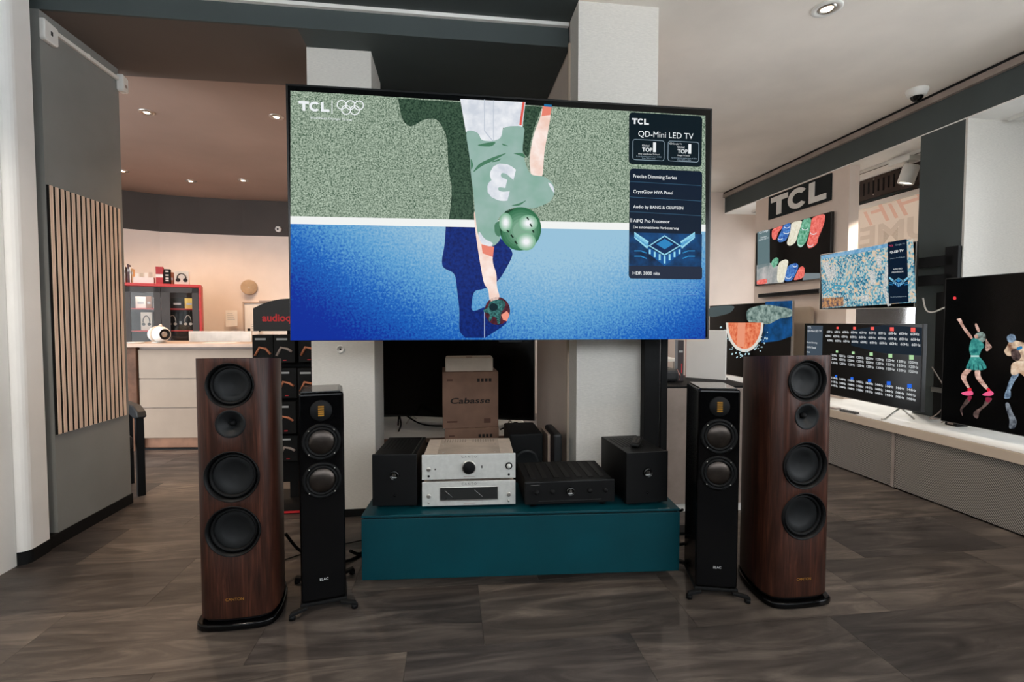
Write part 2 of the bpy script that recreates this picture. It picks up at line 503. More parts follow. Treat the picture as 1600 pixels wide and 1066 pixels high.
MB().box(0, .02, -.77, .8, 0, .225).build('plate', mat('dark_bronze', (62, 50, 45), .5, .3), vent, .002)
k = 0
for yy in [-.7 + .062 * i for i in range(24)]:
    MB().box(-.002, 0, yy, yy + .02, .05 + .01 * (k % 2), .185).build('slot', BLACKM, vent); k += 1
for yy in (-.42, -.05, .3, .62):
    for zz in (.035, .2):
        MB().lathe([(.008, 0), (.006, -.005), (0, -.006)], (0, yy, zz), 'x', 10).build('screw', STEEL, vent)

# mirrored lettering on the filmed window
def yz_text(parent, s, x, y, z, width, m, **k):
    o = text(parent, s, 0, 0, width, 0, m, **k); o.location = (x, y, z); o.rotation_euler = (0, 0, R(-90)); return o
FILMW = m_tint('window_letters_white', (238, 236, 234)); FILMR = m_tint('window_letters_red', (252, 224, 218))
yz_text(win1, 'UME', 4.618, 5.0, 2.14, .86, FILMW, height=.22, mirror=True, bold=.03)
yz_text(win1, 'HiFi', 4.618, 4.98, 2.36, .78, FILMR, height=.26, mirror=True, shear=.4, rot=R(3))


# ------------------------------------------------------------------ televisions
def tv(name, label, loc, rz, w, z0, h, depth=.04, bezel=.008, frame=BEZEL, screen=SCREEN):
    """empty at the support under the middle of the front face; returns empty and screen part"""
    t = thing(name, label, 'television', loc, rz)
    MB().box(-w / 2, w / 2, .0, depth, z0, z0 + h).build('housing', frame, t, .003)
    s = MB().box(-w / 2 + bezel, w / 2 - bezel, -.0012, .0, z0 + bezel, z0 + h - bezel).build('screen', screen, t)
    MB().box(-w * .28, w * .28, depth, depth + .03, z0 + h * .12, z0 + h * .6).build('back_cover', BLACKM, t, .008)
    return t, s


def poly(tvs, pts, m, layer, name='picture', px=True):
    t, s = tvs; y = -.0013 - .0004 * layer
    if px and any(k in name for k in ('shadow', 'arm_', 'jersey', 'glove', 'dancer', 'boxer', 'streak', 'reflection', 'fold', 'wave', 'sleeve')):
        for _ in range(2):          # round the drawn outline
            c_ = []
            for i in range(len(pts)):
                (a, b), (c, d) = pts[i], pts[(i + 1) % len(pts)]
                c_ += [(a * .8 + c * .2, b * .8 + d * .2), (a * .2 + c * .8, b * .2 + d * .8)]
            pts = c_
    q = [on_plane(t, u, v, 0) for u, v in pts] if px else pts
    return MB().flat([(a, y, b) for a, b in q]).build(name, m, s)


def ell(cx, cy, rx, ry, n=24, rot=0):
    c, s_ = math.cos(R(rot)), math.sin(R(rot)); r = []
    for i in range(n):
        a = 2 * math.pi * i / n; x, y_ = rx * math.cos(a), ry * math.sin(a); r.append((cx + x * c - y_ * s_, cy + x * s_ + y_ * c))
    return r


def rows(tvs, s, u, v, u2, m, layer, **k):
    """lettering: left end and baseline (u, v) in the photograph, right end u2"""
    t, sc = tvs; a = on_plane(t, u, v, 0); b = on_plane(t, u2, v, 0)
    return text(sc, s, a[0], a[1], b[0] - a[0], -.0013 - .0004 * layer, m, **k)


def line(tvs, pts, m, layer, wd, name='picture_line'):
    t, sc = tvs; y = -.0013 - .0004 * layer; q = [on_plane(t, u, v, 0) for u, v in pts]; mb = MB()
    for (a, b), (c, d) in zip(q, q[1:]):
        l = math.hypot(c - a, d - b) or 1; nx, nz = -(d - b) / l * wd / 2, (c - a) / l * wd / 2
        mb.flat([(a + nx, y, b + nz), (c + nx, y, d + nz), (c - nx, y, d - nz), (a - nx, y, b - nz)])
    return mb.build(name, m, sc)


def tcl_mark(tvs, u, v0, v1, m, layer):
    t, sc = tvs; a = on_plane(t, u, v1, 0); b = on_plane(t, u, v0, 0); y = -.0013 - .0004 * layer
    P, w = tcl(a[0], a[1], b[1] - a[1]); mb = MB()
    for p in P: mb.flat([(x, y, z) for x, z in p])
    return mb.build('lettering', m, sc)


def chip(tvs, cx, cy, s, layer):
    """glowing isometric processor with light rays, drawn on a screen"""
    D = emit('chip_dark_blue', (6, 40, 84)); L = emit('chip_light', (150, 214, 236)); M = emit('chip_mid', (40, 130, 190)); B = emit('chip_blue', (10, 84, 150))
    for sg in (-1, 1):
        for k, o in enumerate((0, .32, .62)):
            poly(tvs, [(cx + sg * s * .7, cy - s * (.05 + o * .3)), (cx + sg * s * 1.35, cy - s * (.55 + o * .2)), (cx + sg * s * 1.35, cy - s * (.40 + o * .2)), (cx + sg * s * .78, cy + s * (.08 - o * .3))], (L, M, L)[k], layer, 'light_ray')
        for k in (.18, .42):
            line(tvs, [(cx + sg * s * .8, cy + s * (k + .1)), (cx + sg * s * 1.05, cy + s * k), (cx + sg * s * 1.35, cy + s * k)], M, layer, .006)
    poly(tvs, [(cx - s * .75, cy), (cx, cy + s * .45), (cx + s * .75, cy), (cx + s * .72, cy + s * .3), (cx, cy + s * .85), (cx - s * .72, cy + s * .3)], B, layer + 1, 'chip_side')
    for i in range(7):
        x = cx - s * .66 + s * .22 * i; dz = abs(i - 3) / 3.0
        poly(tvs, [(x - s * .04, cy + s * (.42 - .3 * dz)), (x + s * .04, cy + s * (.42 - .3 * dz)), (x + s * .04, cy + s * (.74 - .42 * dz)), (x - s * .04, cy + s * (.74 - .42 * dz))], L, layer + 2, 'chip_pin')
    poly(tvs, [(cx - s * .72, cy - s * .05), (cx, cy - s * .52), (cx + s * .72, cy - s * .05), (cx, cy + s * .4)], L, layer + 2, 'chip_rim')
    poly(tvs, [(cx - s * .64, cy - s * .05), (cx, cy - s * .46), (cx + s * .64, cy - s * .05), (cx, cy + s * .33)], D, layer + 3, 'chip_top')
    poly(tvs, [(cx - s * .38, cy - s * .12), (cx, cy - s * .36), (cx + s * .38, cy - s * .12), (cx, cy + s * .11)], M, layer + 4, 'chip_face')


TXT = emit('screen_white_text', (236, 240, 242)); TXTD = emit('screen_grey_text', (150, 170, 184))
NAVY = emit('screen_navy', (5, 24, 44)); NAVY2 = emit('screen_dark_teal', (4, 22, 30))
main = tv('large_television', 'very large television showing an upside-down football player on grass and blue turf', (.31, 2.5, 0), 0, 2.195, 1.205, 1.247, .05, .011)
T, S = main
T.location.z = 1.205
for c in T.children: c.data.transform(Matrix.Translation((0, 0, -1.205)))
poly(main, [(454, 142), (1102, 181), (1102, 352), (454, 338)], emit('screen_grass', 0, 1, (150, (46, 78, 56), (186, 202, 182))), 0, 'grass_picture')


def m_turf():
    t = NT('screen_blue_turf'); t.set((3, 3, 4), .35, 0, .06)
    co = t.coord(); f = t.noise(co, 90, 3, .6)
    sp = t.add('ShaderNodeSeparateXYZ'); t.l.new(t.coord((1, 1, 1)), sp.inputs[0])
    # the turf picture is paler towards its upper middle
    x2 = t.add('ShaderNodeMath', operation='POWER'); ab = t.add('ShaderNodeMath', operation='ABSOLUTE')
    sh = t.add('ShaderNodeMath', operation='ADD'); sh.inputs[1].default_value = -.22
    t.l.new(sp.outputs[0], sh.inputs[0]); t.l.new(sh.outputs[0], ab.inputs[0]); t.l.new(ab.outputs[0], x2.inputs[0]); x2.inputs[1].default_value = 1.6
    zz = t.add('ShaderNodeMath', operation='MULTIPLY_ADD'); t.l.new(sp.outputs[2], zz.inputs[0]); zz.inputs[1].default_value = 1.05; zz.inputs[2].default_value = .12
    su = t.add('ShaderNodeMath', operation='SUBTRACT'); t.l.new(zz.outputs[0], su.inputs[0])
    m4 = t.add('ShaderNodeMath', operation='MULTIPLY'); t.l.new(x2.outputs[0], m4.inputs[0]); m4.inputs[1].default_value = .42; t.l.new(m4.outputs[0], su.inputs[1])
    nn = t.add('ShaderNodeMath', operation='MULTIPLY_ADD'); t.l.new(f, nn.inputs[0]); nn.inputs[1].default_value = .75; t.l.new(su.outputs[0], nn.inputs[2])
    a2 = t.add('ShaderNodeMath', operation='ADD'); t.l.new(nn.outputs[0], a2.inputs[0]); a2.inputs[1].default_value = .0
    t.l.new(t.ramp(a2.outputs[0], [(.1, (8, 44, 150)), (.38, (22, 98, 186)), (.60, (88, 156, 206)), (.92, (150, 192, 216))]), t.b.inputs['Emission Color'])
    t.b.inputs['Emission Strength'].default_value = 1
    return t.m


poly(main, [(454, 347), (1102, 360), (1102, 530), (454, 532)], m_turf(), 0, 'blue_turf_picture')
poly(main, [(454, 338), (1102, 351), (1102, 362), (454, 350)], emit('screen_white', (240, 242, 240)), 2.5, 'white_line_picture')
SHG = emit('screen_grass_shade', 0, 1, (110, (22, 46, 34), (70, 96, 76)))
poly(main, [(622, 154), (622, 154), (622, 154), (721, 160), (721, 160), (721, 160), (733, 205), (737, 270), (742, 349), (742, 349), (701, 347), (701, 347), (707, 296), (700, 262), (699, 214), (684, 186), (664, 186), (641, 200), (628, 188)], SHG, 2, 'grass_shadow_picture')
poly(main, [(818, 165.5), (818, 165.5), (818, 165.5), (847, 167), (847, 167), (847, 167), (830, 214), (826, 250), (814, 234), (818, 200)], SHG, 2, 'grass_shadow_picture')
poly(main, [(697, 344), (697, 344), (695, 382), (690, 407), (692, 419), (711, 427), (714, 452), (718, 485), (717, 518), (727, 528), (727, 528), (758, 528), (758, 528), (783, 512), (795, 502), (763, 477), (736, 489), (738, 464), (742, 454), (756, 452), (779, 440), (798, 407), (802, 394), (783, 372), (740, 345), (740, 345)],
     emit('screen_turf_shade', 0, 1, (60, (4, 26, 92), (10, 44, 128))), 2, 'turf_shadow_picture')
PW = emit('player_white', 0, 1, (14, (206, 212, 222), (238, 240, 244))); JG = emit('player_jersey', 0, 1, (5, (132, 172, 156), (160, 186, 180)))
SK = emit('player_skin', 0, 1, (12, (240, 204, 188), (252, 236, 228))); SKR = emit('player_skin_red', (232, 132, 112))
poly(main, [(719, 155), (821, 160), (816, 199), (786, 200), (783, 218), (771, 223), (752, 222), (748, 210), (728, 207)], PW, 3, 'trousers_picture')
line(main, [(757, 156), (757, 205), (771, 222)], emit('trouser_seam', (190, 198, 210)), 4, .005); line(main, [(771, 157), (771, 220)], emit('trouser_seam', 0), 4, .004)
line(main, [(818, 160), (813, 196)], emit('player_red', (226, 92, 80)), 4, .012)
poly(main, [(848, 166), (862, 166), (859, 190), (855, 212), (850, 239), (848, 280), (829, 276), (827, 247), (833, 212), (844, 184)], SK, 3, 'arm_picture')
poly(main, [(848, 166), (862, 166), (860, 180), (846, 182)], SKR, 4, 'hand_picture')
line(main, [(850, 165), (862, 166)], emit('wrist_band', (30, 110, 160)), 5, .012)
poly(main, [(740, 333), (744, 372), (750, 411), (756, 444), (763, 452), (765, 473), (782, 467), (776, 448), (776, 429), (769, 409), (772, 384), (752, 380), (743, 330)], SK, 3, 'arm_picture')
poly(main, [(752, 382), (772, 386), (770, 402), (754, 396)], SKR, 4, 'elbow_picture')
poly(main, [(727, 205), (738, 204), (748, 209), (752, 220), (771, 221), (783, 216), (786, 198), (820, 197), (818, 216), (816, 237), (822, 260), (829, 274), (851, 276), (864, 287), (867, 301), (860, 316), (833, 327), (812, 324), (796, 326), (779, 340), (777, 350), (783, 374), (771, 386), (752, 382), (746, 365), (742, 332), (740, 304), (736, 276), (734, 247)], JG, 5, 'jersey_picture')
FOLD = emit('jersey_fold', (74, 124, 96))
for pts in ([(742, 228), (762, 223), (776, 222), (768, 230)], [(737, 272), (748, 256), (770, 246), (795, 238), (774, 250), (752, 260)], [(765, 254), (785, 247), (778, 253)], [(800, 240), (818, 239), (822, 248), (808, 242)],
            [(796, 322), (812, 318), (824, 312), (812, 322)], [(735, 246), (740, 258), (736, 268)], [(783, 224), (796, 229), (786, 228)], [(772, 350), (782, 344), (782, 372), (773, 366)]):
    poly(main, pts, FOLD, 6, 'fold_picture')
poly(main, [(748, 360), (757, 374), (771, 380), (767, 386), (753, 382), (747, 370)], PW, 6, 'sleeve_stripe_picture')
poly(main, [(855, 284), (864, 290), (867, 304), (861, 296)], PW, 6, 'sleeve_stripe_picture')
t3 = on_plane(T, 790, 262, 0)
text(S, '3', on_plane(T, 806, 266, 0)[0], on_plane(T, 806, 266, 0)[1], .125, -.0043, PW, height=.175, rot=R(180 - 14), bold=.055)
poly(main, ell(777, 486, 20, 22), emit('ball_dark', 0, 1, (40, (40, 18, 30), (96, 36, 50))), 3, 'ball_picture')
poly(main, [(783, 492), (792, 486), (796, 492), (792, 502), (786, 500)], emit('ball_glare', (240, 150, 130)), 4, 'ball_glare_picture')
poly(main, [(765, 471), (783, 467), (790, 474), (788, 482), (782, 490), (782, 504), (778, 508), (775, 496), (770, 494), (766, 504), (763, 500), (766, 490), (756, 488), (755, 484), (762, 482)], emit('glove', 0, 1, (120, (10, 42, 48), (70, 136, 132))), 5, 'glove_picture')
poly(main, ell(771, 480, 7, 6), emit('glove_dark', (8, 36, 44)), 6, 'glove_picture')
for k in range(6):
    poly(main, ell(813 + k * .6, 358 + k * .5, 32.5 - k * 3.6, 34 - k * 3.8, 30, 8), emit('helmet_tone_%d' % k, (46 + 16 * k, 108 + 12 * k, 72 + 14 * k)), 7 + k * .18, 'helmet_picture')
poly(main, [(779, 347), (790, 330), (806, 325), (790, 336), (783, 352), (784, 372)], emit('helmet_edge', (26, 66, 44)), 8.3, 'helmet_picture')
for a in ((790, 348, 9, 13), (825, 349, 13, 11), (822, 378, 13, 12)):
    for k in range(6):
        f = k / 5; poly(main, ell(a[0], a[1], a[2] * (1.15 - .8 * f), a[3] * (1.15 - .8 * f)), emit('helmet_glare_%d' % k, (128 + 112 * f, 178 + 64 * f, 146 + 98 * f)), 8.6 + k * .3, 'helmet_glare_picture')
for a, b in (((823, 340), (826, 344)), ((828, 350), (831, 355)), ((832, 360), (834, 364)), ((792, 360), (795, 363)), ((798, 367), (802, 372)), ((804, 377), (808, 382))):
    line(main, [a, b], emit('helmet_vent', (16, 44, 28)), 11, .008)
line(main, [(757, 488), (757, 528)], emit('thin_white', (170, 190, 220)), 6, .004)
# top left mark
tcl_mark(main, 467, 158, 173, TXT, 3)
line(main, [(519, 157), (519, 178)], TXT, 3, .004)
for cx, cy in ((534, 164), (547.5, 164.5), (561, 165), (541, 172), (554.5, 172.5)):
    line(main, ell(cx, cy, 7, 7, 24) + [(cx + 7, cy)], TXT, 3, .005, 'ring_picture')
rows(main, 'Worldwide Olympic Partner', 485, 186, 551, TXT, 3)
# right information panel
def px_rrect(tvs, u0, v0, u1, v1, r, m, layer, name='panel_picture'):
    t = tvs[0]; a = on_plane(t, u0, v1, 0); b = on_plane(t, u1, v0, 0)
    return poly(tvs, rrect(a[0], a[1], b[0], b[1], r), m, layer, name, False)
def px_outline(tvs, u0, v0, u1, v1, r, m, layer, wd):
    t, sc = tvs; a = on_plane(t, u0, v1, 0); b = on_plane(t, u1, v0, 0); y = -.0013 - .0004 * layer
    o = rrect(a[0], a[1], b[0], b[1], r); i = rrect(a[0] + wd, a[1] + wd, b[0] - wd, b[1] - wd, r - wd); mb = MB(); n = len(o)
    for k in range(n):
        j = (k + 1) % n; mb.flat([(o[k][0], y, o[k][1]), (o[j][0], y, o[j][1]), (i[j][0], y, i[j][1]), (i[k][0], y, i[k][1])])
    return mb.build('outline_picture', m, sc)
px_rrect(main, 982, 182, 1097, 256.5, .02, NAVY2, 3); px_rrect(main, 982, 268, 1097, 435.5, .02, NAVY, 3)
tcl_mark(main, 987, 185, 194, TXT, 4)
rows(main, 'QD-Mini LED TV', 997, 213.5, 1083, TXT, 4)
px_outline(main, 988, 220, 1038, 250, .014, TXTD, 4, .0025); px_outline(main, 1043, 222.5, 1092, 252, .014, TXTD, 4, .0025)
for dx, dy, extra in ((0, 0, 0), (55, 2.5, 1)):
    rows(main, 'Global', 1003 + dx, 229 + dy, 1014 + dx, TXT, 4); rows(main, 'TOP', 1003 + dx, 237 + dy, 1019 + dx, TXT, 4, bold=.02)
    rows(main, '1', 1020 + dx, 237 + dy, 1024.5 + dx, TXT, 4, bold=.05, height=.048)
    rows(main, 'Google TV Brand' if extra else 'Ultra Large Screen TV Brand', (997 if not extra else 1003) + dx, 241.5 + dy, (1030 if not extra else 1022) + dx, TXT, 4)
    rows(main, 'by the shipment market share of 2023', 994 + dx, 245 + dy, 1033 + dx, TXTD, 4); rows(main, 'from 2022 to 2024', 1003 + dx, 248.5 + dy, 1024 + dx, TXTD, 4)
rows(main, 'Google TV', 1051, 226, 1065, TXT, 4); px_outline(main, 1046, 223.5, 1050, 226, .003, TXT, 4, .0015)
for v in (284, 308, 331):
    line(main, [(984, v), (1095, v + 6.5)], emit('panel_divider', (48, 84, 110)), 4, .003)
for s, v, u2 in (('Precise Dimming Series', 278, 1057), ('CrystGlow HVA Panel', 302, 1051), ('Audio by BANG & OLUFSEN', 325.5, 1067), ('AIPQ Pro Processor', 347.5, 1046), ('Die automatisierte Verbesserung', 357, 1060)):
    rows(main, s, 989, v, u2, TXT, 6, bold=.008)
rows(main, 'II', 984, 347.5, 987, TXT, 6)
px_rrect(main, 982.5, 366, 1096.5, 416, .004, emit('chip_ground', 0, 1, (10, (4, 30, 60), (12, 74, 130))), 4)
chip(main, 1038, 386, 35, 5)
px_rrect(main, 982.5, 417, 1096.5, 435.5, .012, emit('hdr_bar', (30, 40, 60)), 10)
rows(main, 'HDR 3000 nits', 988, 429.5, 1030, TXT, 11, bold=.008)
FINE = emit('fine_print', (120, 160, 210))
for i, v in enumerate((443, 446.5, 450, 453.5, 457, 460.5, 464, 467.5)):
    rows(main, 'Mit einer Spitzenhelligkeit und automatischer Verbesserung der Farben je nach Inhalt und Modell'[: (90, 88, 92, 60, 92, 90, 48, 60)[i]], 986, v, (1088, 1085, 1090, 1060, 1090, 1088, 1025, 1040)[i], FINE, 4)
MB().box(-.12, .12, .08, .20, .28, .9).build('wall_bracket', BLACKM, T, .004)
MB().box(.45, .8, .08, .348, .35, .75).build('wall_bracket', BLACKM, T, .004)
MB().box(-.06, .06, .01, .04, -.012, .0).build('sensor_bar', BLACKM, T)

# upright stand behind the right end of the large television
ds = thing('display_stand', 'black upright television stand in front of the broad white column', 'stand', (1.22, 2.79, 0))
MB().box(-.072, .025, -.03, .03, .02, 2.1).build('post', BLACKM, ds, .003)
MB().box(.034, .075, -.03, .03, .02, 2.1).build('post', BLACKM, ds, .003)
MB().box(.026, .033, -.02, -.012, .02, 2.1).build('light_seam', STEEL, ds)
MB().box(-.09, .3, -.05, .05, 0, .02).build('foot_plate', BLACKM, ds, .003)

# dancer television on the bench
dn = tv('dancer_television', 'big black television with a dancer in a green dress at the right edge', (3.64, 2.19, .505), R(-86.5), 1.86, .065, 1.045, .03, .006)
T, S = dn
MB().box(-.3, .3, -.12, .16, 0, .012).box(-.1, .1, .0, .03, .012, .07).build('foot', BLACKM, T, .002)
DG = emit('dancer_dress', 0, 1, (30, (18, 92, 96), (78, 168, 158))); DS = emit('dancer_skin', 0, 1, (24, (150, 104, 90), (232, 196, 180))); DP = emit('dancer_shoes', (236, 96, 140)); DSO = emit('dancer_socks', (216, 40, 56))
def c4(pts): return [(1460 + a / 3.948, 420 + b / 3.948) for a, b in pts]
poly(dn, c4([(135, 312), (165, 303), (180, 345), (205, 380), (240, 425), (228, 438), (190, 390), (160, 345), (150, 325)]), DS, 1, 'dancer_arm_picture')
poly(dn, c4([(250, 340), (262, 335), (285, 385), (270, 392), (255, 365)]), DS, 1, 'dancer_arm_picture')
poly(dn, c4([(245, 415), (265, 395), (300, 388), (320, 410), (312, 450), (280, 455), (258, 440)]), emit('dancer_hair', 0, 1, (40, (60, 44, 40), (150, 176, 168))), 2, 'dancer_head_picture')
poly(dn, c4([(244, 412), (268, 402), (272, 428), (252, 432)]), DS, 3, 'dancer_face_picture')
poly(dn, c4([(318, 425), (332, 452), (360, 484), (345, 496), (328, 512), (312, 500), (318, 470)]), emit('dancer_ponytail', 0, 1, (50, (90, 66, 60), (214, 176, 160))), 1, 'dancer_hair_picture')
poly(dn, c4([(232, 428), (262, 430), (300, 455), (312, 480), (292, 500), (278, 540), (225, 540), (214, 490)]), DG, 3, 'dancer_bodice_picture')
poly(dn, c4([(225, 540), (278, 540), (312, 580), (328, 615), (290, 628), (230, 624), (192, 615), (212, 575)]), DG, 3, 'dancer_skirt_picture')
line(dn, c4([(226, 540), (278, 540)]), emit('dancer_belt', (170, 210, 204)), 4, .012)
for a in ((222, 600, 214, 622), (246, 590, 244, 626), (270, 590, 276, 626), (292, 590, 304, 622)):
    line(dn, c4([a[:2], a[2:]]), emit('dress_fold', (10, 60, 64)), 4, .006)
poly(dn, c4([(196, 615), (238, 622), (190, 668), (222, 735), (208, 742), (164, 676), (166, 652)]), DS, 2, 'dancer_leg_picture')
poly(dn, c4([(248, 624), (286, 626), (284, 664), (340, 740), (322, 750), (254, 676)]), DS, 2, 'dancer_leg_picture')
for pts in ([(206, 738), (226, 732), (234, 752), (206, 758)], [(322, 740), (338, 734), (352, 752), (328, 760)]): poly(dn, c4(pts), DSO, 3, 'dancer_sock_picture')
for pts in ([(164, 766), (200, 756), (236, 752), (244, 778), (210, 784), (176, 778)], [(296, 774), (326, 760), (352, 750), (372, 772), (350, 786), (304, 784)]): poly(dn, c4(pts), DP, 3, 'dancer_shoe_picture')
RF = emit('floor_reflection', 0, 1, (20, (36, 28, 28), (120, 96, 90)))
for pts in ([(204, 792), (236, 788), (220, 820), (190, 850), (172, 868), (178, 918), (156, 872), (168, 850)], [(320, 796), (364, 800), (330, 840), (280, 880), (270, 930), (240, 910), (244, 880), (300, 850)]): poly(dn, c4(pts), RF, 1, 'reflection_picture')
for pts in ([(206, 786), (236, 784), (224, 816), (206, 812)], [(316, 792), (362, 798), (336, 828), (318, 820)]): poly(dn, c4(pts), emit('shoe_reflection', (130, 36, 60)), 2, 'reflection_picture')
BX = emit('boxer_skin', 0, 1, (20, (120, 84, 66), (240, 214, 184))); BB = emit('boxer_blue', 0, 1, (30, (40, 60, 84), (160, 184, 206)))
poly(dn, c4([(446, 420), (470, 402), (498, 408), (508, 440), (480, 458), (452, 450)]), BB, 2, 'boxer_helmet_picture')
poly(dn, c4([(462, 450), (500, 442), (553, 455), (600, 470), (610, 560), (560, 575), (500, 572), (490, 540), (450, 540), (428, 508), (446, 484)]), BX, 1, 'boxer_body_picture')
poly(dn, c4([(470, 500), (512, 490), (540, 540), (520, 572), (480, 560)]), emit('boxer_dark', 0, 1, (30, (40, 30, 30), (110, 90, 86))), 2, 'boxer_body_picture')
poly(dn, c4([(505, 488), (540, 474), (548, 492), (515, 506)]), emit('boxer_band', (40, 120, 170)), 3, 'boxer_band_picture')
poly(dn, c4([(478, 570), (610, 570), (612, 650), (560, 672), (530, 640), (500, 660), (470, 650)]), emit('boxer_shorts', 0, 1, (14, (176, 136, 104), (236, 216, 192))), 2, 'boxer_shorts_picture')
poly(dn, c4([(482, 652), (530, 646), (492, 700), (470, 752), (446, 746), (460, 700)]), BB, 2, 'boxer_leg_picture')
poly(dn, c4([(436, 770), (450, 740), (472, 746), (474, 800), (430, 804)]), BB, 3, 'boxer_boot_picture')
poly(dn, c4([(438, 826), (462, 826), (484, 890), (512, 940), (500, 985), (460, 990), (466, 930), (444, 870)]), emit('boot_reflection', 0, 1, (20, (36, 40, 50), (150, 158, 166))), 1, 'reflection_picture')
poly(dn, ell(1492, 466, 2.6, 2.6), emit('red_dot', (226, 60, 66)), 1, 'red_dot_picture')

# refresh-rate television
hz = tv('refresh_rate_television', 'television with rows of 60Hz, 120Hz and 144Hz text on thin legs', (3.612, 3.935, .505), R(-92.6), 1.33, .095, .684, .035, .007)
T, S = hz
for sx in (-.5, .47):
    MB().tube([(sx, .02, .1), (sx - .01, -.1, .008), (sx - .012, -.13, .006)], .007).tube([(sx, .02, .1), (sx + .01, .13, .008)], .007).build('leg', STEEL, T)
px_rrect(hz, 1259.5, 509, 1286, 602, .002, emit('hz_panel', (62, 74, 86)), 1)
for s, v, u0, u1 in (('TCL', 513, 1262, 1268), ('QD-Mini LED TV', 518.5, 1262, 1284), ('Precise Dimming', 536, 1261, 1277), ('HVA Panel', 544, 1261, 1275), ('Audio', 551, 1261, 1266)):
    rows(hz, s, u0, v, u1, TXT, 2)
poly(hz, [(1330, 516), (1380, 508), (1441, 512), (1440, 556), (1380, 552), (1330, 540)], emit('hz_haze', (16, 30, 42)), 1, 'haze_picture')
for cols, vs2, txt, tv_ in ((('hz_red', (240, 92, 84)), ((1309, 512.5), (1335.5, 513), (1363.5, 513.5), (1394, 514.5), (1427, 515.5)), '60Hz', ((524.5, 1290, 1438), (533, 1288, 1439), (541.5, 1291, 1440))),
                            (('hz_green', (172, 214, 160)), ((1308, 549.5), (1333.5, 551.5), (1361.5, 553.5), (1391.5, 556), (1424.5, 558.5)), '120Hz', ((569.5, 1296, 1436), (576.5, 1296, 1436.5), (584, 1297, 1436))),
                            (('hz_blue', (36, 104, 224)), ((1306.5, 588), (1331.5, 591.5), (1359, 595), (1389, 599), (1421.5, 603.5)), '144Hz', ((613, 1297, 1433), (620.5, 1297, 1432.5), (627.5, 1297, 1432.5)))):
    for u, v in vs2:
        sq = (u - 1200) / 227 * 3.6
        poly(hz, [(u - sq, v - sq), (u + sq, v - sq * .95), (u + sq, v + sq), (u - sq, v + sq * .95)], emit(*cols), 2, 'square_picture')
    n = 10 if txt == '60Hz' else 9
    for v, u0, u1 in tv_:
        a = on_plane(T, u0, v, 0)[0]; b, z_ = on_plane(T, u1, v, 0); st = (b - a) / n
        for i in range(n): text(S, txt, b - st * (i + .82), z_, st * .74, -.0021, TXT, height=.021)
# city television on its wall arm
ct = tv('city_television', 'tilted television on a wall arm showing a blue city seen from above', (3.757, 4.015, 1.42), R(-78), .86, 0, .553, .03, .006, STEEL)
T, S = ct


def m_city():
    t = NT('screen_city'); t.set((3, 3, 4), .3, 0, .06)
    v = t.add('ShaderNodeTexVoronoi'); v.distance = 'CHEBYCHEV'; v.inputs['Scale'].default_value = 85
    co = t.coord((1, 1, .7), (0, .3, 0)); t.l.new(co, v.inputs['Vector'])
    sp = t.add('ShaderNodeSeparateColor'); t.l.new(v.outputs['Color'], sp.inputs[0])
    n = t.noise(t.coord(), 5.5, 4)
    mx = t.add('ShaderNodeMath', operation='MULTIPLY_ADD'); t.l.new(n, mx.inputs[0]); mx.inputs[1].default_value = .8
    m2 = t.add('ShaderNodeMath', operation='MULTIPLY'); t.l.new(sp.outputs[0], m2.inputs[0]); m2.inputs[1].default_value = .6
    t.l.new(m2.outputs[0], mx.inputs[2])
    t.l.new(t.ramp(mx.outputs[0], [(.25, (14, 52, 78)), (.45, (44, 116, 148)), (.64, (108, 168, 184)), (.8, (190, 200, 196)), (.97, (218, 190, 160))]), t.b.inputs['Emission Color'])
    t.b.inputs['Emission Strength'].default_value = 1
    return t.m
poly(ct, [(1282.5, 400), (1427, 373), (1431.5, 472.5), (1285, 482)], m_city(), 0, 'city_picture')
poly(ct, [(1283, 400), (1388, 380.5), (1388, 386), (1340, 396), (1284, 405)], emit('city_sky', 0, 1, (20, (60, 130, 180), (150, 190, 214))), 1, 'sky_picture')
TW = emit('city_tower', 0, 1, (80, (150, 160, 166), (226, 222, 214)))
for pts in ([(1286, 412), (1295, 408), (1300, 436), (1293, 438)], [(1298, 416), (1304, 414), (1307, 432), (1300, 436)], [(1359, 424), (1367, 423), (1368, 444), (1360, 445)], [(1370, 400), (1377, 398), (1378, 416), (1371, 418)], [(1346, 462), (1357, 461), (1357, 470), (1347, 471)]):
    poly(ct, pts, TW, 2, 'tower_picture')
line(ct, [(1387, 412), (1384, 436), (1382, 452), (1390, 478)], TW, 1, .03); line(ct, [(1286, 460), (1306, 446), (1322, 448), (1332, 430)], emit('city_river', (60, 150, 180)), 1, .014)
poly(ct, [(1285, 466), (1318, 464), (1318, 478), (1285, 481.5)], emit('city_evening', 0, 1, (40, (20, 50, 80), (220, 160, 100))), 1, 'evening_picture')
poly(ct, [(1387, 379), (1417, 373.5), (1420, 472), (1389, 475)], NAVY, 3, 'panel_picture')
rows(ct, 'QLED TV', 1391, 396, 1412, TXT, 4, rot=R(1), bold=.02); rows(ct, 'Google TV', 1399, 384, 1414, TXTD, 4); rows(ct, 'TCL', 1389, 386, 1396, emit('pink_mark', (226, 70, 110)), 4)
rows(ct, 'Quantum Dot TV Brand', 1391, 405, 1414, TXTD, 4); rows(ct, 'AIPQ PRO', 1396, 422, 1410, TXT, 4); rows(ct, 'PROCESSOR', 1394, 427, 1412, TXT, 4); rows(ct, 'Die AI-Technologie fur alle', 1392, 465, 1417, TXTD, 4)
chip(ct, 1404.5, 440, 11, 4)
for zz in (.18, .33):
    MB().box(.30, .66, .06, .085, zz, zz + .085).build('arm', BLACKM, T, .003)
MB().box(.60, .69, .06, .19, .12, .48).build('wall_plate', BLACKM, T, .003)

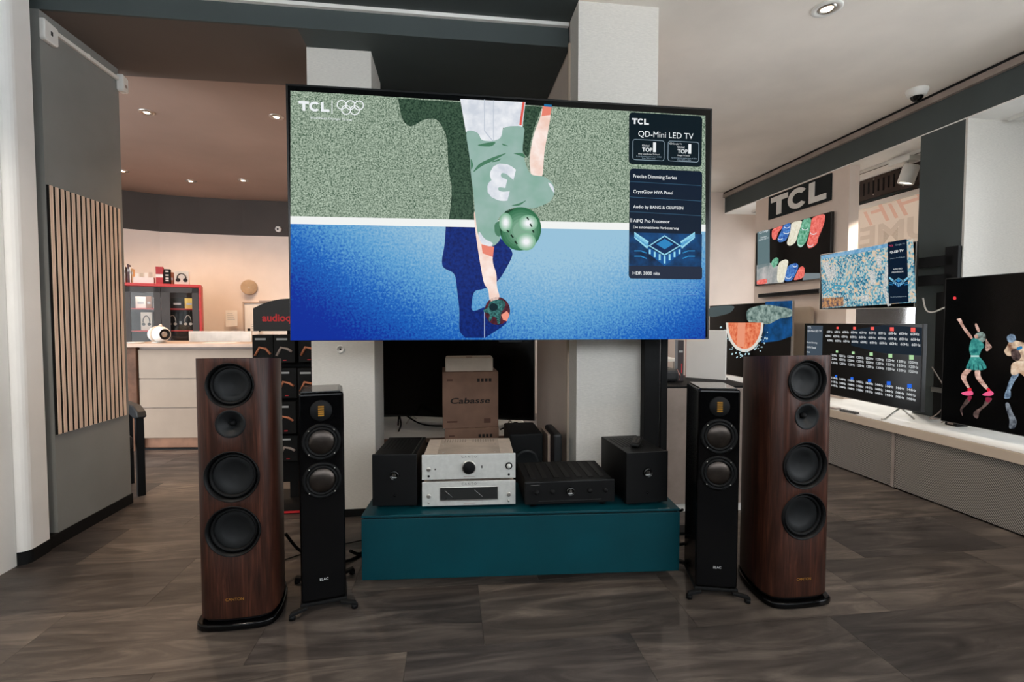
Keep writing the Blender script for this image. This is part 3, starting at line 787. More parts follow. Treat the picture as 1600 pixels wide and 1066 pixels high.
# hanging television with coloured streaks
hg = tv('hanging_television', 'television with red, blue, cream and green paint streaks under the black sign', (3.95, 5.27, 1.765), R(-90), 1.26, 0, .69, .035, .006)
T, S = hg
MB().box(-.3, .3, .035, .05, .2, .5).build('wall_mount', BLACKM, T)
cr = {'r': emit('streak_red', 0, 1, (30, (216, 78, 70), (246, 140, 128))), 'b': emit('streak_blue', 0, 1, (30, (20, 62, 150), (96, 150, 214))), 'c': emit('streak_cream', 0, 1, (30, (216, 210, 184), (240, 236, 220))), 'g': emit('streak_green', 0, 1, (30, (50, 130, 94), (140, 200, 172)))}
def c2(pts): return [(1170 + a / 7.614, 320 + b / 7.614) for a, b in pts]
poly(hg, c2([(105, 325), (250, 292), (250, 715), (105, 770)]), emit('hang_panel', (96, 118, 122)), 1, 'panel_picture')
poly(hg, c2([(95, 720), (250, 690), (420, 760), (420, 925), (95, 950)]), emit('hang_haze', 0, 1, (6, (120, 132, 132), (190, 186, 184))), 1, 'haze_picture')
poly(hg, c2([(660, 815), (848, 815), (848, 876), (640, 900)]), emit('hang_haze2', (120, 130, 134)), 1, 'haze_picture')
for k, pts in (('r', [(290, 285), (405, 243), (400, 275), (350, 330), (330, 410), (295, 420), (275, 390), (275, 320)]),
               ('b', [(415, 238), (500, 212), (500, 300), (470, 370), (440, 430), (370, 450), (340, 425), (360, 370), (390, 310)]),
               ('c', [(505, 212), (640, 180), (620, 260), (590, 340), (560, 450), (490, 495), (450, 465), (475, 390), (500, 300)]),
               ('g', [(640, 178), (748, 150), (735, 260), (710, 370), (680, 450), (630, 510), (590, 500), (572, 450), (590, 350), (625, 260)]),
               ('r', [(750, 150), (912, 102), (905, 200), (875, 290), (825, 400), (820, 460), (760, 510), (710, 520), (690, 470), (715, 390), (735, 270)]),
               ('g', [(262, 700), (290, 650), (330, 622), (358, 645), (350, 700), (300, 760)]), ('c', [(350, 690), (440, 645), (475, 670), (460, 740), (420, 925), (330, 925)]),
               ('b', [(470, 720), (560, 690), (595, 715), (580, 780), (520, 905), (430, 915), (430, 850)]), ('r', [(560, 840), (600, 750), (640, 728), (668, 755), (660, 870), (530, 905)]), ('r', [(95, 900), (220, 875), (220, 940), (95, 952)])):
    poly(hg, c2(pts), cr[k], 2, 'streak_picture')
for a in ((455, 260, 30, 18), (450, 325, 34, 18), (375, 395, 26, 20), (670, 280, 34, 20), (620, 470, 30, 22), (770, 330, 36, 22), (735, 470, 34, 26), (475, 850, 36, 28), (550, 720, 26, 20)):
    line(hg, c2([(a[0] + a[2] * math.cos(R(t)), a[1] + a[3] * math.sin(R(t))) for t in range(0, 181, 20)]), emit('streak_white', (226, 232, 236)), 3, .008)
for s, v, u0, u1 in (('TCL Google', 347, 120, 232), ('Premium', 402, 145, 212), ('QD-Mini LED TV', 432, 122, 235)):
    rows(hg, s, 1170 + u0 / 7.614, 320 + v / 7.614, 1170 + u1 / 7.614, TXT, 3)

# orange-slice television
og = tv('orange_slice_television', 'far television showing an orange slice splashing into blue water', (3.7, 5.715, .505), R(-90), 1.70, .082, .945, .03, .006, STEEL)
T, S = og
for sx in (-.6, .6):
    MB().box(sx - .02, sx + .02, -.1, .14, 0, .012).box(sx - .012, sx + .012, .0, .03, .012, .09).build('foot', BLACKM, T, .002)
def c7(pts): return [(1095 + a / 3.806, 290 + b / 3.806) for a, b in pts]
poly(og, c7([(385, 692), (545, 684), (545, 895), (460, 925), (360, 935), (385, 800)]), emit('og_sea', 0, 1, (5, (8, 40, 62), (20, 86, 150))), 1, 'sea_picture')
poly(og, c7([(270, 735), (385, 705), (470, 720), (545, 735), (545, 780), (470, 790), (400, 830), (340, 815), (275, 812)]), emit('og_wave', 0, 1, (16, (56, 84, 80), (160, 180, 172))), 2, 'wave_picture')
poly(og, c7([(45, 720), (210, 710), (180, 760), (45, 790)]), emit('og_reflect', (70, 82, 84)), 1, 'reflection_picture')
poly(og, c7([(152, 816)] + [(262 + 112 * math.cos(R(a)), 816 + 175 * math.sin(R(a))) for a in range(180, -1, -10)]), emit('og_rim', (220, 214, 204)), 3, 'slice_rim_picture')
poly(og, c7([(162, 816)] + [(262 + 98 * math.cos(R(a)), 816 + 156 * math.sin(R(a))) for a in range(180, -1, -10)]), emit('og_flesh', 0, 1, (18, (206, 84, 50), (240, 150, 110))), 4, 'slice_picture')
poly(og, c7([(222, 816), (268, 816), (260, 960), (216, 958)]), emit('og_glare', (232, 150, 118)), 5, 'glare_picture')
SPL = emit('og_splash', (176, 206, 214))
for i in range(46):
    a = R(random.uniform(15, 175)); rr = random.uniform(1.0, 1.32); x, y_ = 262 + 112 * rr * math.cos(a), 816 + 175 * rr * math.sin(a) * .96
    poly(og, c7(ell(x, y_, random.uniform(2, 6), random.uniform(2, 8), 7, random.uniform(0, 90))), SPL, 5, 'droplet_picture')

# switched-off television between the columns
off = tv('switched_off_television', 'switched-off black television behind the cardboard boxes', (.055, 4.96, .252), R(-18), 1.61, .061, .93, .05, .01)
T, S = off
for sx in (-.5, .55):
    MB().tube([(sx, .02, .06), (sx, -.12, .008)], .007).tube([(sx, .02, .06), (sx, .14, .008)], .007).build('leg', STEEL, T)
lb = thing('low_shelf', 'low white shelf with brown edge under the switched-off television', 'shelf', (0, 4.37, 0))
MB().box(-.89, .755, .02, 1.06, .22, .25).build('shelf_top', WBRIGHT, lb); MB().box(-.89, .755, 0, .02, .213, .252).build('edge_strip', WOODB, lb)
MB().box(-.89, .755, .06, .08, 0, .22).build('front_panel', BLACKM, lb); MB().box(-.89, .755, .1, 1.06, 0, .02).build('base', BLACKM, lb)

# ------------------------------------------------------------------ right wall fittings
sg = thing('wall_sign', 'black sign with white TCL letters on the beige panel', 'sign', (4.0, 5.2, 2.585), R(-90))
MB().box(-.505, .505, -.02, -.001, 0, .285).build('board', mat('sign_black', (20, 27, 29), .6, spec=.2, var=0), sg, .002)
P_, w_ = tcl(0, 0, .225)
k_ = .90 / w_
for p in P_:
    MB().prism([(x * k_ - .45, z + .03) for x, z in p], -.026, -.02, 'y').build('letter', PLASTW, sg)
sb = thing('soundbar', 'slim dark grey soundbar on the beige panel under the hanging television', 'soundbar', (4.0, 5.28, 1.61), R(-90))
MB().box(-.53, .53, -.07, -.001, 0, .05).build('body', mat('soundbar_grey', (58, 58, 58), .6), sb, .01, 3)
MB().box(-.51, .51, -.072, -.07, .008, .042).build('grille', BLACKM, sb)
cs = thing('cream_board', 'cream rounded board leaning behind the refresh-rate television', 'board', (3.93, 4.99, .505), R(-90))
MB().prism(rrect(-.28, 0, .13, .965, .05), 0, .03, 'y').build('panel', BEIGEL, cs, .004); MB().box(-.12, .0, -.004, 0, .3, .32).build('label_strip', GREIGE, cs)
# track spotlight in the niche and track of the near niche
tr1 = thing('ceiling_track', 'white lighting track under the niche beside the dark pillar', 'track', (4.29, 4.6, 2.885))
MB().box(-.018, .018, -.85, .9, -.03, 0).build('rail', PLASTW, tr1, .002); MB().box(-.006, .006, -.84, .89, -.032, -.03).build('groove', BLACKM, tr1)
tr2 = thing('ceiling_track', 'white lighting track under the near niche at the right edge', 'track', (4.31, 1.8, 2.885))
MB().box(-.018, .018, -1.6, 1.5, -.03, 0).build('rail', PLASTW, tr2, .002); MB().box(-.006, .006, -1.5, 1.4, -.032, -.03).build('groove', BLACKM, tr2)
tr3 = thing('ceiling_track', 'short white lighting track at the far end beyond the beige panel', 'track', (4.29, 6.2, 2.885))
MB().box(-.018, .018, -.1, .3, -.03, 0).build('rail', PLASTW, tr3, .002); MB().box(-.006, .006, -.09, .29, -.032, -.03).build('groove', BLACKM, tr3)


def spot(name, loc, energy, col, size=100, blend=.8, parent=None, r=.03, rot=(0, 0, 0)):
    l = bpy.data.lights.new(name, 'SPOT'); l.energy = energy; l.color = col; l.spot_size = R(size); l.spot_blend = blend; l.shadow_soft_size = r
    o = bpy.data.objects.new(name, l); COL.objects.link(o); o.location = loc; o.rotation_euler = rot
    if parent: o.parent = parent
    return o


sp = thing('track_spotlight', 'white cylindrical spotlight on the niche track shining down', 'spotlight', (4.29, 4.16, 2.853))
MB().box(-.06, .06, -.11, .11, -.045, 0).build('adapter_box', PLASTW, sp, .004)
MB().cyl((0, -.03, -.08), .012, .04, 'z', 12).build('joint', PLASTW, sp)
hd = MB().lathe([(.0, .085), (.06, .08), (.066, .06), (.066, -.085), (.06, -.09), (.058, -.07), (.0, -.065)], (0, 0, 0), 'z', 28).build('lamp_head', PLASTW, sp)
hd.location = (0, -.05, -.16); hd.rotation_euler = (R(12), R(10), 0)
ln = MB().lathe([(.0, -.072), (.056, -.074), (.056, -.078), (0, -.079)], (0, 0, 0), 'z', 24).build('lens', emit('lamp_lens', (255, 244, 226), 6), hd)
spot('spotlight_beam', (0, 0, -.1), 90, (1, .93, .82), 80, .6, hd)


def downlight(x, y, z, label, energy, col, group=None, glow=12, tilt=(0, 0, 0), r=.062):
    d = thing('ceiling_downlight', label, 'downlight', (x, y, z), 0, group)
    MB().lathe([(r, 0), (r, -.004), (r * .93, -.008), (r * .68, -.008), (r * .64, -.003), (r * .60, -.003)], n=36).build('trim_ring', PLASTW if z > 3.15 else STEEL, d)
    MB().lathe([(r * .60, -.003), (r * .50, -.010), (r * .46, -.010), (r * .40, -.002), (0, -.001)], n=30).build('inner_ring', STEEL, d)
    b = MB().lathe([(r * .40, -.0035), (r * .34, -.0075), (0, -.0095)], n=20).build('bulb', emit('bulb_%d' % glow, (255, 226, 190), glow), d)
    spot('downlight_beam', (0, 0, -.03), energy, col, 125, .9, d, .03, tilt)
    return d
WARM = (1.0, .70, .46); SOFT = (1.0, .86, .72)
downlight(2.26, 2.73, ZC, 'round white downlight in the light taupe ceiling beside the broad column', 60, SOFT, glow=8, r=.085)
gB = 'back room spotlights'
for x, y_, lab in ((-2.58, 4.58, 'brightest back room spotlight, nearest the grey wall'), (-1.51, 4.54, 'back room spotlight beside the left edge of the large television'), (-3.87, 6.37, 'back room spotlight partly behind the grey wall edge'),
                   (-3.29, 6.72, 'small back room spotlight over the red cabinet'), (-2.61, 6.6, 'small back room spotlight right of the red cabinet')):
    downlight(x, y_, ZB, lab, 80, WARM, gB, 30)
for x, y_, lab, en in ((-1.65, 1.6, 'added unseen downlight in the dark ceiling, left of the viewer', 140), (.45, 1.35, 'added unseen downlight in the dark ceiling above the viewer', 6), (2.3, .9, 'added unseen downlight in the taupe ceiling, right of the viewer', 95), (2.4, 4.9, 'added unseen downlight in the taupe ceiling behind the broad column', 70)):  # unseen lamps added to brighten the left wall, floor and desk
    downlight(x, y_, ZC, lab, en, SOFT, glow=8, r=.085)

dm = thing('camera_dome', 'small white dome camera on the taupe ceiling near the dark beam', 'camera', (3.775, 3.567, ZC))
MB().lathe([(.075, 0), (.078, -.012), (.062, -.05), (.05, -.058), (.045, -.058)], n=32).build('housing', PLASTW, dm)
MB().lathe([(.045, -.05), (.042, -.068), (.03, -.085), (.014, -.094), (0, -.096)], n=28).build('dome', BLACKG, dm)

# cables and small box on the bench
def cable(name, pts, r, m, label, sub=6):
    P = [Vector(p) for p in pts]; q = []
    for i in range(len(P) - 1):
        p0, p1, p2, p3 = P[max(i - 1, 0)], P[i], P[i + 1], P[min(i + 2, len(P) - 1)]
        for k in range(sub):
            t = k / sub
            q.append(.5 * ((2 * p1) + (p2 - p0) * t + (2 * p0 - 5 * p1 + 4 * p2 - p3) * t * t + (3 * p1 - p0 - 3 * p2 + p3) * t ** 3))
    q.append(P[-1])
    return tag(MB().tube(q, r, 7).build(name, m), label, 'cable')
cable('power_cable', [(3.93, 3.60, 1.50), (3.93, 3.57, 1.40), (3.92, 3.50, 1.38), (3.93, 3.40, 1.42), (3.96, 3.30, 1.44)], .006, PLASTW, 'white cable looping from the city television to the pillar')
cable('power_cable', [(3.7, 3.30, .95), (3.75, 3.22, .75), (3.8, 3.25, .58), (3.72, 3.32, .54), (3.7, 3.24, .60), (3.78, 3.2, .72), (3.84, 3.22, .60), (3.8, 3.3, .512)], .004, GREIGE, 'grey cable coiled beside the refresh-rate television')
cable('power_cable', [(3.9, 3.28, .512), (3.8, 3.22, .56), (3.78, 3.16, .70), (3.85, 3.14, .80)], .007, PLASTW, 'pale cable rising behind the dancer television')
tb = thing('socket_box', 'small black socket box on the bench between two televisions', 'box', (3.84, 3.22, .505)); MB().box(-.05, .05, -.045, .045, 0, .045).build('body', BLACKM, tb, .004); MB().box(-.055, -.05, -.02, .02, .012, .033).build('socket', GREIGE, tb)
vp = thing('mount_rail', 'black vertical mounting rail on the dark pillar beside the dancer television', 'rail', (4.0, 3.49, .52), R(-90)); MB().box(-.035, .035, -.03, -.001, .0, 1.02).build('rail', BLACKM, vp, .003); MB().box(-.05, .05, -.034, -.03, .2, .24).build('clip', STEEL, vp)
rm = thing('remote_control', 'dark grey remote lying on the bench before the refresh-rate television', 'remote', (3.455, 3.80, .505), R(-84)); MB().box(-.08, .08, -.02, .02, 0, .018).build('body', mat('remote_grey', (70, 68, 66), .5), rm, .005)
for i in range(4): MB().cyl((-.05 + .03 * i, 0, .018), .006, .002, 'z', 10).build('button', BLACKM, rm)
pz = thing('price_tag', 'flat cream price card lying on the bench beside the wood speaker', 'card', (3.46, 4.06, .505), R(-80)); MB().box(-.12, .12, -.03, .03, 0, .014).build('card', GREIGE, pz, .003); MB().box(-.1, .1, -.022, .022, .014, .015).build('print', PAPER, pz)

# ------------------------------------------------------------------ left wall fittings
sp_ = thing('slat_panel', 'vertical oak slat panel on black felt on the dark grey wall', 'wall panel', (-2.28, 3.395, .645))
MB().box(0, .009, -.305, .305, 0, 1.435).build('backing', BLACKM, sp_)
slm = MB().box(.009, .0135, -.0105, .0105, 0, 1.435).mesh('slat'); slm.materials.append(OAK)
for i in range(15):
    o = bpy.data.objects.new('slat', slm); COL.objects.link(o); o.parent = sp_; o.location = (0, -.285 + .0407 * i, 0)
d1 = thing('motion_sensor', 'white wall sensor box at the near end of the thin white conduit', 'sensor', (-2.28, 3.13, 2.885))
MB().prism([(-.05, .012), (-.04, .002), (.04, 0), (.05, .01), (.05, .105), (-.05, .12)], 0, .03, 'x').build('body', PLASTW, d1, .006); MB().box(.03, .032, -.006, .006, .045, .068).build('window', BLACKM, d1)
d2 = thing('motion_sensor', 'white wall sensor box at the far end of the thin white conduit', 'sensor', (-2.28, 3.74, 2.895))
MB().prism([(-.03, .012), (-.022, 0), (.024, 0), (.03, .012), (.03, .10), (-.03, .115)], 0, .045, 'x').build('body', PLASTW, d2, .008); MB().box(.045, .046, -.012, .012, .03, .05).build('window', GREIGE, d2)
pc = thing('wall_conduit', 'thin white conduit running between two sensors on the grey wall', 'conduit', (-2.27, 3.44, 2.975)); MB().box(-.01, .01, -.255, .275, -.012, .012).build('duct', PLASTW, pc, .003); MB().box(-.004, .0125, -.02, .0, -.0145, .0145).build('joint_clip', WHITE, pc)
so = thing('wall_socket', 'small round white socket on the left white column', 'socket', (-.721, 3.29, 1.12)); MB().lathe([(.026, 0), (.026, -.008), (.02, -.012), (.018, -.004), (0, -.004)], axis='y').build('plate', PLASTW, so); MB().cyl((0, -.0065, 0), .006, .003, 'y', 12).build('hole', BLACKM, so)

# black chair mostly hidden behind the grey wall
ch = thing('armchair', 'black armchair peeking out behind the grey partition wall', 'chair', (-2.66, 3.86, 0), R(40.5))
LEA = mat('black_leather', (22, 23, 25), .5, var=.1, bump=.1)
MB().box(-.25, .25, -.24, .24, .36, .46).build('seat', LEA, ch, .03, 3); MB().box(-.25, .25, .22, .28, .40, .84).build('backrest', LEA, ch, .02, 3)
for sx in (-1, 1):
    MB().prism([(-.3, .60), (-.27, .645), (-.12, .67), (.24, .66), (.24, .60), (-.2, .575)], sx * .29 - .03, sx * .29 + .03, 'x').build('armrest', LEA, ch, .012, 3)
    for sy in (-.2, .2): MB().box(sx * .29 - .025, sx * .29 + .025, sy - .025, sy + .025, 0, .60).build('leg', BLACK, ch, .004)

# ------------------------------------------------------------------ back room: counter, cabinet, wall things
CPAN = mat('counter_panel', (150, 132, 115), .65, var=.04, vs_=4)
cn = thing('sales_counter', 'beige sales counter with three wide panels in the back room', 'counter', (-3.2, 5.28, 0), R(-5))
MB().box(-.10, 1.9, -.12, .62, 1.05, 1.085).build('worktop', BEIGE, cn, .004)
for i, (a, b) in enumerate(((.125, .425), (.433, .722), (.730, 1.02))): MB().box(.085, 1.85, .0, .02, a, b).build('front_panel', CPAN, cn, .003)
MB().box(.085, 1.85, .02, .55, .12, 1.05).build('carcass', GREIGE, cn); MB().box(.09, 1.85, .05, .07, .015, .12).build('plinth', mat('copper_plinth', (134, 96, 74), .35, .4), cn)
MB().box(.07, 1.85, .02, .06, 0, .015).build('foot_strip', BLACKM, cn)
MB().prism([(-.10, .6), (-.10, -.10), (-.05, -.10), (.075, -.02), (.075, .6)], .0, 1.05, 'z').build('end_panel', WOODB, cn, .003)


def at(u, v, Y):
    r = ray(u, v); t = Y / r.y; return CP + r * t


bs = thing('bluetooth_speaker', 'round white portable speaker with strap handle on the counter', 'speaker', (-2.965, 5.36, 1.0875), R(-118))
MB().lathe([(.03, -.1), (.062, -.085), (.078, -.05), (.083, 0), (.078, .05), (.066, .08), (.055, .088)], (0, 0, .085), 'y', 32).build('body', PLASTW, bs); MB().lathe([(.055, -.088), (.03, -.10), (0, -.1)], (0, 0, .085), 'y', 28).build('back', PLASTW, bs)
MB().lathe([(.056, .086), (.05, .09), (.045, .08), (0, .07)], (0, 0, .085), 'y', 28).build('grille', CONE, bs); MB().lathe([(.03, .082), (.02, .088), (0, .09)], (0, 0, .085), 'y', 20).build('ring', STEEL, bs)
MB().lathe([(.083, -.012), (.087, -.012), (.087, .012), (.083, .012)], (0, 0, .085), 'y', 32).build('strap', BEIGEL, bs); MB().tube([(0, 0, .168), (.0, .03, .185), (0, .05, .165)], .008).build('handle', BEIGEL, bs); MB().box(-.05, .05, -.04, .04, 0, .008).build('foot', PLASTW, bs)
cdk = thing('counter_tray', 'small white saucer-like charger under the round speaker', 'charger', (-3.14, 5.28, 1.085)); MB().lathe([(0, 0), (.06, 0), (.075, .01), (.07, .012), (0, .008)], n=24).build('dish', PLASTW, cdk); MB().tube([(0, .07, .006), (-.05, .12, .006), (-.1, .2, .006)], .003).build('lead', PLASTW, cdk)
lp = thing('screen_back', 'pale grey low screen standing on the counter behind papers', 'screen', (-2.45, 5.52, 1.085), R(-5)); MB().box(-.33, .33, 0, .02, .0, .115).build('panel', mat('pale_grey', (190, 182, 172), .6), lp, .004); MB().box(-.31, .31, -.002, 0, .012, .10).build('inner_field', mat('pale_grey2', (178, 172, 164), .6), lp)
pp = thing('paper_sheet', 'white paper lying on the counter before the pale screen', 'paper', (-2.35, 5.32, 1.0855), R(8)); MB().box(-.15, .15, -.1, .1, 0, .002).build('sheet', PAPER, pp); MB().box(-.1, .1, -.02, -.012, .002, .0024).build('print_line', GREYP, pp)

# red cabinet
cbX0, cbX1, cbY = -4.03, -3.07, 6.40
CABR = R(22)
rc = thing('display_cabinet', 'red display cabinet with glass doors behind the counter', 'cabinet', (-3.51, cbY, 0), CABR)
rc.scale = (.85, 1, 1)
def rbx(n, m, *a): return MB().box(*a).build(n, m, rc, .003)
rbx('top_panel', RED, -.49, .49, 0, .34, 1.73, 1.765)
for sx in (-.49, .46): rbx('side_panel', RED, sx, sx + .03, 0, .34, .05, 1.73)
rbx('back_panel', mat('cabinet_back', (40, 34, 34), .7), -.46, .46, .32, .335, .05, 1.73); rbx('bottom_panel', RED, -.49, .49, 0, .34, .02, .05)
for z in (1.18, 1.45): rbx('shelf', RED, -.455, .455, .05, .31, z, z + .015)
DFR = mat('door_frame', (56, 48, 44), .5)
for x0, x1 in ((-.455, -.003), (.003, .455)):
    f = MB().box(x0, x0 + .105, 0, .018, .055, 1.725).box(x1 - .08, x1, 0, .018, .055, 1.725).box(x0, x1, 0, .018, 1.66, 1.725).box(x0, x1, 0, .018, .055, .5).build('door', DFR, rc)
    MB().box(x0 + .105, x1 - .08, .007, .010, .5, 1.66).build('pane', GLASS, f)
    MB().cyl(((x0 + .03 if x0 > 0 else x1 - .03), -.014, 1.1), .008, .014, 'y', 10).build('knob', STEEL, f)
rl = bpy.data.lights.new('cabinet_light', 'AREA'); rl.shape = 'RECTANGLE'; rl.size = .8; rl.size_y = .02; rl.energy = 1.5; rl.color = (1, .85, .72)
ro = bpy.data.objects.new('cabinet_light', rl); COL.objects.link(ro); ro.parent = rc; ro.location = (0, .05, 1.72)


def in_cab(x, y_, z):
    a = CABR; x *= .85; return (-3.51 + x * math.cos(a) - y_ * math.sin(a), cbY + x * math.sin(a) + y_ * math.cos(a), z)


def carton(name, label, x, y_, z, w, d, h, m, art=None, rz=CABR, group=None):
    w *= .85
    o = thing(name, label, 'box', in_cab(x, y_, z), rz, group); MB().box(-w / 2, w / 2, 0, d, 0, h).build('carton', m, o, .002)
    if art: art(o, w, h)
    else: MB().box(-w * .3, w * .3, -.001, 0, h * .35, h * .55).build('print', GREYP, o)
    return o


def art_phones(m=INK):
    def f(o, w, h):
        pts = [(w * .30 * math.cos(R(a)), -.0015, h * .45 + h * .35 * math.sin(R(a))) for a in range(-10, 191, 15)]
        MB().tube(pts, w * .045, 6).build('headband_print', m, o)
        for sx in (-1, 1): MB().lathe([(w * .16, 0), (w * .12, -.002), (0, -.002)], (sx * w * .25, -.001, h * .33), 'y', 16).build('ear_cup_print', m, o)
    return f


def art_stripe(m, a=.4, b=.6):
    def f(o, w, h): MB().box(-w / 2, w / 2, -.001, 0, h * a, h * b).build('print_band', m, o)
    return f


def art_lines(m):
    def f(o, w, h):
        for k in (.2, .35, .55, .8): MB().box(-w * .25, w * .25, -.001, 0, h * k, h * (k + .08)).build('print', m, o)
    return f


carton('headphone_box', 'pale box with black headphone picture on the left shelf of the red cabinet', -.19, .10, 1.197, .13, .12, .22, CARDW, art_phones())
carton('headphone_box', 'box with pale headphones, left of two in the red cabinet', .12, .10, 1.197, .13, .15, .23, BLACKM, art_phones(CARDW))
carton('headphone_box', 'box with pale headphones, right of two in the red cabinet', .31, .10, 1.197, .13, .15, .23, BLACKM, art_phones(CARDW))
carton('small_box', 'black box with tiny white tag between two headphone boxes', .215, .13, 1.197, .05, .12, .2, BLACKM)
carton('small_box', 'white box at the left end of the upper cabinet shelf', -.25, .10, 1.467, .12, .15, .14, PAPER); carton('small_box', 'brown box on the upper cabinet shelf', -.155, .10, 1.467, .06, .15, .145, CARD); carton('small_box', 'light grey box right of the brown box on the cabinet shelf', -.03, .12, 1.467, .16, .15, .135, GREYP)
carton('small_box', 'black box on the upper right cabinet shelf', .18, .12, 1.467, .15, .15, .13, BLACKM); carton('small_box', 'yellow box at the right end of the upper cabinet shelf', .33, .10, 1.467, .11, .15, .13, mat('yellow_card', (206, 178, 90), .7))
rbx('shelf', RED, -.455, .455, .05, .31, .885, .9)
zt = 1.765
for i, (x, w, h, m, lab, tl) in enumerate(((-.455, .012, .21, PAPER, 'leftmost white folder standing on the red cabinet', 0), (-.425, .03, .20, PAPER, 'thick white binder on the red cabinet', 0), (-.375, .014, .225, mat('plum_cover', (70, 44, 50), .6), 'thin dark plum book on the red cabinet', 0), (-.352, .01, .19, PAPER, 'thin white booklet right of the dark book', 0), (-.33, .012, .175, mat('tan_cover', (190, 150, 110), .7), 'tan booklet at the right end of the book row', 0))):
    b = thing('book', lab, 'book', in_cab(x, .06, zt), CABR, 'books standing on the red cabinet'); MB().box(-w / 2, w / 2, 0, .15, 0, h).build('cover', m, b, .001); MB().box(-w / 2 + .001, w / 2 - .001, -.0005, .0, h * .6, h * .75).build('spine_label', GREYP, b); b.rotation_euler[1] = R(tl)
lt = thing('letter_tray', 'low cream tray with leaflets on the red cabinet', 'tray', in_cab(-.20, .05, zt), CABR); lt.scale = (.85, 1, 1); MB().box(-.12, .12, 0, .005, 0, .075).box(-.12, -.115, 0, .12, 0, .075).box(.115, .12, 0, .12, 0, .075).box(-.12, .12, .115, .12, 0, .075).box(-.12, .12, 0, .12, 0, .005).build('tray', PAPER, lt)
for k in range(4): MB().box(-.1 + .05 * k, -.06 + .05 * k, .03 + .02 * k, .034 + .02 * k, .006, .12 + .008 * k).build('leaflet', (PAPER, BEIGEL)[k % 2], lt)
carton('gift_box', 'red box with pale band on the red cabinet', -.015, .05, zt, .085, .1, .21, mat('crimson_card', (176, 42, 46), .6), art_stripe(PAPER, .38, .56)); carton('tall_box', 'tall black box with white print on the red cabinet', .075, .05, zt, .075, .1, .185, BLACKM, art_lines(PAPER))
carton('narrow_box', 'narrow orange-brown box beside the tall black box on the cabinet', .132, .07, zt, .03, .1, .15, mat('rust_card', (150, 82, 50), .7)); carton('headphone_box', 'pale box with large black headphones on top of the red cabinet', .25, .05, zt, .18, .1, .17, CARDW, art_phones())

# things on the curved wall
def wall_at(u, v, d, off=.0):
    return CP + ray(u, v) * (d - off)
dc = thing('wall_disc', 'flat round beige disc on the cream wall', 'disc', wall_at(389, 449, 7.19, .03), R(20)); MB().lathe([(0, -.006), (.105, -.006), (.11, -.004), (.11, .004)], axis='y', n=40).build('disc', mat('beige_felt', (176, 148, 118), .9, bump=.2), dc); MB().lathe([(.006, -.008), (0, -.008)], axis='y', n=10).build('pin', STEEL, dc)
for u, v, w, h, lab in ((362, 498, .17, .24, 'curling sheet of notes pinned to the cream wall'), (398, 516, .12, .27, 'white notes sheet low on the cream wall beside the frame')):
    p = thing('note_sheet', lab, 'paper', wall_at(u, v, 7.1, .04), R(-6)); MB().prism([(-w / 2, -h / 2), (w / 2, -h / 2 + .01), (w / 2, h / 2), (-w / 2, h / 2)], -.003, 0, 'y').build('sheet', PAPER, p)
    for k in range(4): MB().box(-w * .35, w * (.1 + .06 * k), -.004, -.003, h * (.3 - .12 * k), h * (.33 - .12 * k)).build('print_line', GREYP, p)
fr = thing('picture_frame', 'thin cream picture frame on the wall behind the cable display', 'frame', wall_at(420, 508, 7.2, .04), R(-3)); W2, H2 = .36, .34
MB().box(-W2, W2, -.02, 0, H2 - .02, H2).box(-W2, W2, -.02, 0, -H2, -H2 + .02).box(-W2, -W2 + .02, -.02, 0, -H2, H2).box(W2 - .02, W2, -.02, 0, -H2, H2).build('frame', BEIGE, fr, .002); MB().box(-W2 + .02, W2 - .02, -.006, 0, -H2 + .02, H2 - .02).build('board', PAPER, fr); MB().box(-.12, .04, -.03, -.0, H2, H2 + .02).build('clip', GREIGE, fr); MB().box(-.3, -.12, -.012, -.006, -.1, -.05).build('print', INK, fr)
sn = thing('wall_sensor', 'small round white sensor on the dark band of the curved wall', 'sensor', wall_at(435, 358, 7.25, .04), R(-3)); MB().lathe([(0, -.025), (.03, -.022), (.045, -.008), (.045, .02)], axis='y', n=28).build('body', PLASTW, sn); MB().box(-.012, .012, -.028, -.02, -.018, .006).build('eye', BLACKM, sn)

# ------------------------------------------------------------------ cable display stand
aq = thing('cable_display_stand', 'black cable display stand with curved red-lettered header beside the large television', 'display stand', (-1.13, 3.62, 0))
HB = mat('header_black', (24, 23, 24), .5, var=0)
MB().prism([(-.245, 1.235), (.245, 1.235), (.245, 1.395)] + [(x, 1.395 + .07 * (1 - (x / .245) ** 2)) for x in (.18, .12, .06, 0, -.06, -.12, -.18)] + [(-.245, 1.395)], -.03, -.005, 'y').build('header', HB, aq, .002)
text(aq, 'audioquest', -.185, 1.305, .315, -.0315, REDP, bold=.03)
MB().box(-.03, .03, 0, .04, .02, 1.25).build('pole', BLACKM, aq, .003)
MB().box(-.2, .2, -.015, 0, .15, 1.2).build('back_board', BLACKM, aq); MB().box(-.2, .2, -.24, .2, 0, .03).build('base', BLACKM, aq, .006); MB().box(-.15, .15, -.242, -.24, .008, .022).build('base_print', REDP, aq)
cop = mat('copper_print', (190, 120, 86), .5, .2)
nm = (('top', 1.02, .19), ('second', .77, .21), ('third', .53, .22), ('lowest', .33, .18))
